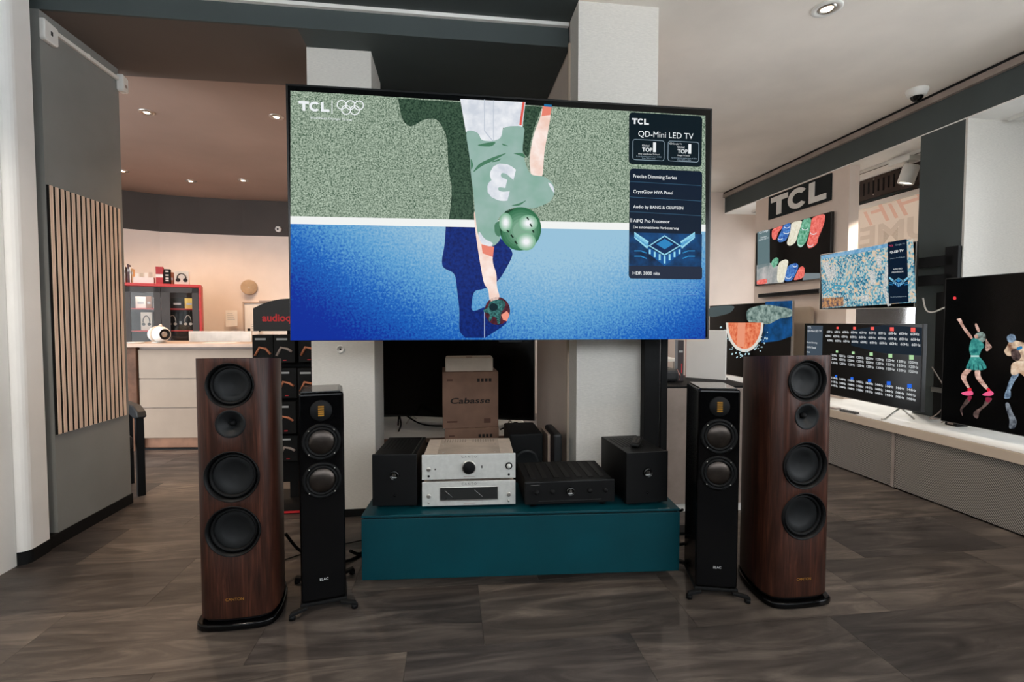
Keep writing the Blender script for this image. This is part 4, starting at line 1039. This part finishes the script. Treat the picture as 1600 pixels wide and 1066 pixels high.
for r_, (rn, z, h) in enumerate(nm):
    for c_, (cx, cn_) in enumerate(((-.15, 'left'), (.0, 'middle'), (.15, 'right'))):
        b = thing('cable_box', '%s cable box in the %s row of the cable display stand' % (cn_, rn), 'box', (-1.13 + cx, 3.605, z), 0, 'black cable boxes on the display stand')
        dpt = .11 + .03 * ((r_ + c_) % 2)
        MB().box(-.068, .068, -dpt, 0, 0, h).build('carton', BLACKM, b, .003)
        yy = -dpt - .0015
        MB().tube([(-.05, yy, h * .25), (-.02, yy, h * .55), (.02, yy, h * .5), (.05, yy, h * (.3 + .1 * c_))], .009, 6).build('cable_print', (cop, GREIGE, cop)[(r_ + c_) % 3], b)
        MB().box(-.05, .02, -dpt - .001, -dpt, h * .82, h * .88).build('title_print', GREYP, b); MB().box(-.01, .012, -dpt - .001, -dpt, h * .08, h * .105).build('red_print', REDP, b)

# ------------------------------------------------------------------ boxes and things behind the sideboard
def parcel(name, label, x, y_, z, w, d, h, m, rz=0, art=True):
    o = thing(name, label, 'box', (x, y_, z), rz); MB().box(-w / 2, w / 2, 0, d, 0, h).build('carton', m, o, .004); 
    MB().box(-.025, .025, -.0008, d, h, h + .0008).build('tape', mat('parcel_tape', (164, 128, 104), .4), o)
    if art:
        text(o, 'Cabasse', -w * .36, h * .44, w * .71, -.0015, INK, shear=.15, bold=.02, height=h * .10)
        for k in range(4): MB().box(w * (.12 + .07 * k), w * (.165 + .07 * k), -.001, 0, h * .82, h * .88).build('handling_symbol', INK, o)
        for a in ((-.42, -.32, .84, .87), (-.42, -.24, .10, .13), (.24, .36, .08, .16)): MB().box(w * a[0], w * a[1], -.001, 0, h * a[2], h * a[3]).build('small_print', mat('brown_ink', (92, 62, 50), .8, var=0), o)
    return o
parcel('cardboard_box', 'lower brown cardboard box under the lettered one', .165, 3.9, 0, .44, .42, .44, CARD, R(-1)); parcel('cardboard_box', 'upper brown cardboard box with black script lettering', .155, 3.9, .4412, .45, .43, .455, CARD, R(1))
wb = parcel('small_carton', 'pale small carton on top of the brown cardboard boxes', .146, 3.92, .8985, .385, .26, .11, CARDW, R(-1), False)
sw = thing('subwoofer', 'black subwoofer cube behind the sideboard', 'speaker', (.465, 2.96, 0)); MB().box(-.105, .105, 0, .35, .02, .6).build('body', BLACKM, sw, .01); MB().lathe([(.085, -.001), (.08, -.012), (.06, -.004), (0, -.006)], (0, 0, .42), 'y', 28).build('driver', CONE, sw)
for sx in (-.08, .08):
    for sy in (.03, .32): MB().cyl((sx, sy, 0), .015, .02).build('foot', RUBBER, sw)
bp = thing('padded_slab', 'upright black padded slab leaning by the beige side wall', 'slab', (.66, 2.93, 0)); MB().box(-.028, .028, 0, .3, 0, .6).build('pad', LEA, bp, .015, 3); MB().box(-.05, -.032, .08, .3, 0, .58).build('wood_back', BEIGE, bp, .003)

# cabinet right of the stand
gc = thing('side_cabinet', 'greige cabinet with black top behind the right black speaker', 'cabinet', (1.74, 3.06, 0), R(-4)); MB().box(-.31, .31, 0, .66, .06, .852).build('body', GREIGE, gc, .004); MB().box(-.31, .31, .0, .66, .852, .866).build('top', BLACKM, gc, .002); MB().box(-.29, .29, .02, .64, 0, .06).build('plinth', WHITE, gc)
MB().box(-.004, .004, -.001, 0, .08, .84).build('door_gap', BLACKM, gc)
wp = thing('display_board', 'upright white panel standing on the greige cabinet', 'panel', (1.93, 3.44, .867), R(-48)); MB().box(-.17, .13, 0, .02, 0, .37).build('board', WHITE, wp, .002); MB().box(-.17, -.165, -.002, 0, .0, .37).build('edge_strip', mat('dusty_pink', (178, 120, 112), .6), wp)  # pink strip paints the reflection along the panel's left edge
th = thing('slim_box', 'slim dark box with tiny print standing on the greige cabinet', 'box', (1.655, 3.32, .867), R(-6)); MB().box(-.022, .022, 0, .06, 0, .30).build('carton', mat('dark_plum', (46, 34, 36), .5), th, .002); MB().box(-.014, .014, -.001, 0, .21, .225).build('print', GREYP, th); MB().box(.004, .010, -.001, 0, .06, .13).build('pink_print', REDP, th)
bb = thing('black_pouch', 'low black pouch lying on the greige cabinet', 'pouch', (1.555, 3.25, .867)); MB().box(-.085, .06, 0, .2, 0, .1).build('bag', LEA, bb, .03, 3); MB().tube([(.05, .03, .09), (.075, .03, .05), (.07, .03, .015)], .006).build('pink_strap', mat('dusty_pink', 0), bb)
wd = thing('white_desk', 'bright white desk glimpsed behind the television stand', 'desk', (2.15, 5.3, 0)); MB().box(-.5, .5, 0, .6, .84, .87).build('desk_top', WBRIGHT, wd, .003)
for sx in (-.47, .43):
    for sy in (.03, .53): MB().box(sx, sx + .04, sy, sy + .04, 0, .84).build('leg', WHITE, wd)
gl = thing('green_picture', 'small green picture on the beige wall behind the white desk', 'picture', (2.22, 6.72, 1.0)); MB().box(-.2, .2, -.02, -.001, 0, .42).build('frame', WHITE, gl); MB().box(-.16, .12, -.022, -.02, .03, .38).build('print', mat('soft_green', (130, 160, 128), .8, var=.3, vs_=14), gl)
ml = thing('desk_lamp', 'thin desk lamp arm on the white desk', 'lamp', (2.12, 5.45, .87)); MB().tube([(0, 0, .01), (.02, 0, .2), (-.03, 0, .42), (-.12, -.05, .5)], .01).build('arm', STEEL, ml); MB().cyl((0, 0, 0), .06, .015).build('base', BLACKM, ml); MB().lathe([(.02, .03), (.05, -.03)], (-.13, -.055, .49)).build('shade', WHITE, ml)
kb = thing('keyboard', 'dark slim keyboard on the white desk', 'keyboard', (1.86, 5.38, .87)); MB().box(-.16, .16, -.06, .06, 0, .015).build('body', BLACKM, kb, .004); MB().box(-.15, .15, -.05, .05, .015, .019).build('keys', GREIGE, kb)

# ------------------------------------------------------------------ sideboard
SBR = math.atan2(2.256 - 2.36, 1.126 + .433)
sbd = thing('sideboard', 'low teal sideboard under the large television', 'sideboard', (-.433, 2.36, 0), SBR)
SW = 1.568
MB().box(0, SW, .0, .44, .356, .367).build('top', TEAL, sbd, .002); MB().box(.004, SW - .004, .02, .44, .06, .35).build('body', TEAL, sbd); MB().box(0, SW, 0, .018, .050, .349).build('front_flap', TEAL, sbd, .002)
MB().box(.01, SW - .01, .01, .43, .349, .356).build('shadow_gap', BLACKM, sbd); MB().box(.12, SW - .12, .14, .38, 0, .06).build('plinth', BLACKM, sbd)
MB().box(SW - .11, SW - .05, .004, .012, .367, .3675).build('badge', STEEL, sbd)


def sb(x, y_, z=.3675):
    return (-.436 + x * math.cos(SBR) - y_ * math.sin(SBR), 2.388 + x * math.sin(SBR) + y_ * math.cos(SBR), z)


def glass_knob(o, x, z, r):
    k = MB().lathe([(r, 0), (r, -.008), (r * .85, -.014), (r * .82, -.006), (0, -.005)], (x, 0, z), 'y', 28).build('meter_window', BLACKG, o)
    MB().lathe([(r * .95, -.0125), (r * .86, -.0155), (r * .82, -.013)], (x, 0, z), 'y', 28).build('meter_ring', mat('dark_chrome', (90, 92, 92), .2, 1, var=0), k)
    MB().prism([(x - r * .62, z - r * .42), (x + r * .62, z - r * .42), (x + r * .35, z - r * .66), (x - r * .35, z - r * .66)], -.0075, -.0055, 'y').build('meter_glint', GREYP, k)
    for i in (-1, 0, 1): MB().box(x + i * r * .3 - .001, x + i * r * .3 + .001, -.0068, -.0055, z - r * .3, z + r * (.45 - .1 * abs(i))).build('tube', STEEL, k)


def monoblock(label, loc, rz, w, d, h):
    o = thing('mono_amplifier', label, 'amplifier', loc, rz)
    MB().box(-w / 2, w / 2, 0, .018, .012, h).build('front_plate', BLACK, o, .003); MB().box(-w / 2 + .006, w / 2 - .006, .018, d, .016, h - .004).build('body', BLACK, o, .003)
    MB().box(w / 2 - .028, w / 2 - .022, .02, d, h - .004, h - .0025).build('lid_seam', STEEL, o) if 'left' in label else None
    for i in range(7):
        MB().box(-w / 2 + .03 + i * .02, -w / 2 + .036 + i * .02, .12, d - .06, h - .004, h - .0032).build('vent_slot', RUBBER, o)
    glass_knob(o, 0, h * .62, .023)
    MB().lathe([(.006, 0), (.006, -.005), (0, -.005)], (0, 0, h * .24), 'y', 12).build('power_button', BLACKG, o)
    for sx in (-1, 1):
        for yy in (.04, d - .04): MB().cyl((sx * (w / 2 - .03), yy, 0), .014, .014).build('foot', RUBBER, o)
    return o


monoblock('left tall black mono amplifier with glass meter on the teal sideboard', (-.283, 2.437, .3675), R(-5), .222, .38, .272)
mr = monoblock('right tall black mono amplifier carrying a remote on the teal sideboard', (.985, 2.318, .3675), R(3), .226, .37, .274)
rr = thing('remote_control', 'slim black remote lying on the right mono amplifier', 'remote', (1.0, 2.5, .6425), R(62)); MB().box(-.1, .1, -.023, .023, 0, .016).build('body', BLACK, rr, .005)
for i in range(5):
    for j in (-1, 1): MB().box(-.07 + i * .026, -.058 + i * .026, j * .01 - .004, j * .01 + .004, .016, .018).build('button', mat('remote_button', (70, 64, 58), .5), rr)


def silver(label, z, h, meter):
    o = thing('silver_amplifier', label, 'amplifier', (.086, 2.398, z), R(-3)); w = .467
    MB().box(-w / 2, w / 2, 0, .012, .012, h).build('front_plate', SILVER, o, .002); MB().box(-w / 2 + .008, w / 2 - .008, .012, .34, .016, h - .004).build('body', SILVERT, o, .002)
    f = MB().box(-w / 2 + .075, w / 2 - .075, .02, .335, h - .004, h - .002).build('lid_field', mat('lid_greige', (178, 164, 150), .55, .2), o)
    for cx in (-.075, .065):
        for i in range(9):
            for j in range(5):
                pass
    for cx in (-.08, .075):
        mb = MB()
        for i in range(9):
            for j in range(5): mb.lathe([(.0035, 0), (0, .0002)], (cx + (i - 4) * .014, .26 + j * .014, h - .002), 'z', 6)
        vo = mb.build('vent_holes', RUBBER, f); vo['kind'] = 'stuff'
    for x, yy in ((-.13, .04), (0, .04), (.13, .04), (-.14, .2), (.14, .2), (-.14, .32), (.14, .32), (0, .32)): MB().lathe([(.006, 0), (.005, .002), (0, .002)], (x, yy, h - .002), 'z', 10).build('lid_screw', STEEL, o)
    text(o, 'C A N T O', -.037, h - .018, .075, -.0008, mat('grey_engraving', (90, 92, 90), .6, var=0)); MB().box(-.027, .028, -.0006, 0, .022, .0245).build('faint_print', GREIGE, o)
    for x, zz, r in ((-.2, h * .48, .0105), (.2, h * .48 if meter else h * .5, .0105)):
        if meter or x < 0: MB().lathe([(r, 0), (r, -.006), (r * .9, -.008), (0, -.005)], (x, 0, zz), 'y', 20).build('push_button', STEEL, o)
    for x in (-.2, .2): MB().lathe([(.006, 0), (.005, -.003), (0, -.001)], (x, 0, h * .22), 'y', 14).build('jack', RUBBER if not meter else STEEL, o)
    if meter:
        MB().box(-.146, .146, -.003, 0, h * .28, h * .80).build('meter_frame', STEEL, o, .002); g = MB().box(-.143, .143, -.004, -.003, h * .325, h * .785).build('meter_glass', mat('meter_dark', (32, 34, 34), .25, var=.1), o)
        for cx in (-.12, .028): MB().tube([(cx, -.005, h * .68), (cx + .04, -.005, h * .42)], .0008, 5).build('needle', GREYP, g)
    else:
        MB().lathe([(.035, 0), (.035, -.004), (.031, -.005)], (0, 0, h * .52), 'y', 36).build('knob_ring', STEEL, o); MB().lathe([(.031, 0), (.029, -.018), (.026, -.02), (0, -.02)], (0, 0, h * .52), 'y', 36).build('volume_knob', RUBBER, o)
        MB().lathe([(.0175, 0), (.0175, -.006), (.012, -.008)], (.2, 0, h * .55), 'y', 28).build('selector_ring', RUBBER, o); MB().lathe([(.012, -.004), (.011, -.012), (0, -.012)], (.2, 0, h * .55), 'y', 24).build('selector_knob', SILVER, o)
        MB().box(.062, .067, -.001, 0, h * .48, h * .58).build('indicator', INK, o); MB().lathe([(.004, 0), (0, -.002)], (-.167, 0, h * .47), 'y', 10).build('indicator', INK, o)
    for sx in (-1, 1):
        for yy in (.05, .29): MB().cyl((sx * .19, yy, 0), .018, .014).build('foot', RUBBER, o)
    return o


silver('lower silver amplifier with dark meter window on the teal sideboard', .3675, .134, True)
silver('upper silver amplifier with black round volume knob', .5015, .137, False)
ia = thing('integrated_amplifier', 'wide flat black amplifier with ribbed lid on the teal sideboard', 'amplifier', (.59, 2.338, .3675), R(-1)); w = .46; h = .135
MB().box(-w / 2, w / 2, 0, .02, .02, h).build('front_plate', BLACK, ia, .004); MB().box(-w / 2 + .005, w / 2 - .005, .02, .35, .02, h - .003).build('body', BLACKM, ia, .003)
for i in range(7): MB().box(-.19 + i * .06, -.165 + i * .06, .06, .33, h - .003, h - .0005).build('lid_rib', mat('lid_dark', (24, 24, 24), .6, spec=.2), ia)
glass_knob(ia, .0, h * .62, .021); MB().box(-.16, .16, -.001, 0, .036, .039).build('front_line', mat('dark_chrome', 0), ia)
for x in (-.17, -.09, .1, .18): MB().lathe([(.012, 0), (.011, -.012), (0, -.012)], (x, 0, h * .62), 'y', 20).build('knob', BLACKM, ia)
MB().box(-.2, -.155, -.0008, 0, h - .018, h - .014).build('faint_print', mat('dim_print', (70, 70, 70), .6, var=0), ia)
for sx in (-1, 1):
    for yy in (.05, .3): MB().cyl((sx * .18, yy, 0), .018, .02).build('foot', RUBBER, ia)

# ------------------------------------------------------------------ loudspeakers
half = [(0, 0), (.05, .001), (.09, .005), (.118, .013), (.138, .028), (.149, .055), (.153, .09), (.151, .14), (.142, .20), (.128, .26), (.109, .31), (.085, .345), (.05, .36)]
outline = half + [(-x, y_) for x, y_ in reversed(half[1:])]
DR = ((1.035, .095), (.874, .060), (.650, .109), (.417, .109))     # height and radius of each driver


def cut_cabinet():
    me = MB().prism(outline, .045, 1.15, 'z', True).mesh('cabinet')
    for v_ in me.vertices:
        if v_.co.z > 1: v_.co.z -= .09 * v_.co.y; me.materials.append(WALNUT); me.materials.append(BLACKM)
    o = bpy.data.objects.new('cab', me); COL.objects.link(o); cut = []
    for i, (z, r) in enumerate(DR):
        c = MB().cyl((0, -.05, z), r - .004, .13, 'y', 40).mesh('cut'); c.materials.append(BLACKM); q = bpy.data.objects.new('cut', c); COL.objects.link(q); cut.append(q)
        b = o.modifiers.new('b%d' % i, 'BOOLEAN'); b.operation = 'DIFFERENCE'; b.object = q; b.solver = 'EXACT'
    dg = bpy.context.evaluated_depsgraph_get(); res = bpy.data.meshes.new_from_object(o.evaluated_get(dg))
    for q in cut: bpy.data.objects.remove(q)
    bpy.data.objects.remove(o); res.name = 'cabinet'
    return res


CABM = cut_cabinet()


def wood_speaker(label, loc, rz):
    s = thing('floor_speaker', label, 'speaker', loc, rz, 'walnut floor speakers')
    cb = bpy.data.objects.new('cabinet', CABM); COL.objects.link(cb); cb.parent = s
    b = cb.modifiers.new('bevel', 'BEVEL'); b.width = .006; b.segments = 2; b.limit_method = 'ANGLE'; b.angle_limit = R(60)
    MB().prism([(x * 1.09, y_ * 1.06 - .02) for x, y_ in outline], .0, .03, 'z', True).build('plinth', BLACKG, s, .008, 3); MB().prism([(x * .93, y_ * .95 + .012) for x, y_ in outline], .03, .046, 'z', True).build('plinth_neck', BLACKM, s)
    for i, (z, r) in enumerate(DR):
        n = 'tweeter' if i == 1 else ('midrange_driver' if i == 0 else 'woofer')
        if i == 1:
            d = MB().lathe([(r, .025), (r, .001), (r * .96, -.002), (r * .8, .004), (r * .5, .016), (r * .28, .027), (r * .22, .03)], (0, 0, z), 'y', 44).build(n, CONE, s); MB().lathe([(r * .23, .03), (r * .2, .018), (r * .1, .012), (0, .011)], (0, 0, z), 'y', 24).build('dome', RUBBER, d)
        else:
            d = MB().lathe([(r, .03), (r, .0), (r * .985, -.0015), (r * .965, -.001), (r * .91, .010), (r * .88, .022)], (0, 0, z), 'y', 48).build(n, mat('driver_ring', (9, 10, 11), .5, spec=.2, var=0), s)
            MB().lathe([(r * .88, .022), (r * .85, .012), (r * .80, .010), (r * .755, .014), (r * .735, .022)], (0, 0, z), 'y', 48).build('surround', RUBBER, d)
            MB().lathe([(r * .735, .022), (r * .72, .021), (r * .5, .034), (r * .25, .041), (0, .043)], (0, 0, z), 'y', 48).build('cone', CONE, d)
    text(s, 'CANTON', -.034, .122, .072, -.0012, GOLD, bold=.01)
    return s


wood_speaker('walnut floor speaker on the left side of the scene', (-.915, 2.130, 0), R(2)); wood_speaker('walnut floor speaker on the right side of the scene', (1.588, 1.975, 0), R(1))


def black_speaker(label, loc, rz):
    s = thing('slim_speaker', label, 'speaker', loc, rz, 'slim black floor speakers'); w, d = .19, .255
    MB().box(-w / 2, w / 2, 0, d, .04, .985).build('cabinet', BLACKG, s, .012, 3)
    MB().box(-w / 2 + .012, w / 2 - .012, .012, d - .012, .985, .99).build('top_plate', mat('grey_gloss_top', (70, 72, 72), .12, var=0, coat=.5), s, .002)
    # ribbon tweeter
    t = MB().lathe([(.047, .0), (.047, -.004), (.043, -.007), (.0, -.007)], (0, 0, .905), 'y', 40).build('tweeter', mat('tweeter_disc', (10, 11, 12), .6, spec=.2, var=0), s); 
    MB().box(-.013, .013, -.0085, -.007, .879, .931).build('tweeter_slot', RUBBER, t)
    for k in range(5): MB().box(-.012, .012, -.0105, -.0085, .882 + k * .0098, .888 + k * .0098).build('ribbon', mat('gold_ribbon', (206, 150, 60), .35, .7, var=0), t)
    for z in (.765, .592):
        q = MB().lathe([(.083, 0), (.083, -.004), (.078, -.009), (.07, -.008), (.066, -.004)], (0, 0, z), 'y', 44).build('woofer', RUBBER, s)
        MB().lathe([(.068, -.004), (.064, -.011), (.058, -.011), (.054, -.004)], (0, 0, z), 'y', 44).build('surround', RUBBER, q)
        MB().lathe([(.056, -.003), (.05, -.0065), (.038, -.011), (.022, -.0145), (0, -.016)], (0, 0, z), 'y', 44).build('cone', mat('metal_cone', (66, 60, 56), .3, .9, var=.25, vs_=14), q)
        for a in (45, 135, 225, 315): MB().lathe([(.003, -.009), (0, -.011)], (.075 * math.cos(R(a)), 0, z + .075 * math.sin(R(a))), 'y', 8).build('screw', STEEL, q)
    text(s, 'ELAC', -.016, .135, .036, -.001, GREYP, bold=.02)
    MB().box(-w / 2 - .004, w / 2 + .004, .0, d, .024, .04).build('base_plate', BLACKM, s, .004)
    for sx in (-1, 1):
        for yy, o_ in ((.0, -.035), (d, .035)):
            MB().prism([(sx * .07, yy - .014), (sx * .07, yy + .014), (sx * .135, yy + o_ + .013), (sx * .14, yy + o_ - .013)], .016, .032, 'z').build('outrigger_foot', BLACKM, s, .004); MB().cyl((sx * .13, yy + o_ * .9, 0), .014, .018, 'z', 16).build('spike', RUBBER, s)
    return s


black_speaker('slim black floor speaker between the left walnut speaker and the sideboard', (-.575, 2.225, 0), R(13)); black_speaker('slim black floor speaker between the sideboard and the right walnut speaker', (1.24, 2.10, 0), R(-15))

# ------------------------------------------------------------------ speaker cables on the floor
cable('speaker_cable', [(-.86, 2.60, .20), (-.80, 2.62, .10), (-.70, 2.64, .03), (-.55, 2.66, .009), (-.42, 2.87, .009), (-.25, 2.94, .009), (-.1, 2.98, .009)], .008, RUBBER, 'thick black cable from the left walnut speaker across the floor')
cable('speaker_cable', [(-.52, 2.53, .12), (-.49, 2.62, .06), (-.465, 2.74, .045), (-.41, 2.88, .05), (-.3, 2.95, .12), (-.2, 3.0, .2)], .008, RUBBER, 'black cable sagging between left slim speaker and sideboard')
cable('speaker_cable', [(-1.0, 2.62, .008), (-.85, 2.75, .008), (-.7, 2.83, .008), (-.52, 2.90, .008)], .004, RUBBER, 'thin black wire on the floor behind the left speakers')
cable('speaker_cable', [(1.22, 2.40, .30), (1.2, 2.48, .26), (1.18, 2.6, .27), (1.17, 2.72, .3)], .007, RUBBER, 'black cable at the right end of the sideboard, upper one')
cable('speaker_cable', [(1.25, 2.40, .12), (1.21, 2.46, .09), (1.17, 2.56, .12), (1.165, 2.73, .18)], .008, RUBBER, 'black cable at the right end of the sideboard, lower one')
cable('power_cable', [(-0.53, 4.917, 0.264), (-0.519, 4.862, 0.339), (-0.508, 4.818, 0.383), (-0.486, 4.752, 0.305), (-0.497, 4.641, 0.264)], .008, RUBBER, 'black cable hanging under the switched-off television')
cable('power_cable', [(-0.442, 4.884, 0.361), (-0.331, 4.818, 0.305), (-0.221, 4.796, 0.278), (-0.088, 4.785, 0.272)], .008, RUBBER, 'black cable curving along the low shelf to the boxes')
cable('power_cable', [(0.464, 4.586, 0.264), (0.552, 4.564, 0.305), (0.619, 4.586, 0.328), (0.685, 4.597, 0.283), (0.773, 4.641, 0.264)], .008, RUBBER, 'tangled black cable on the low shelf right of the boxes')
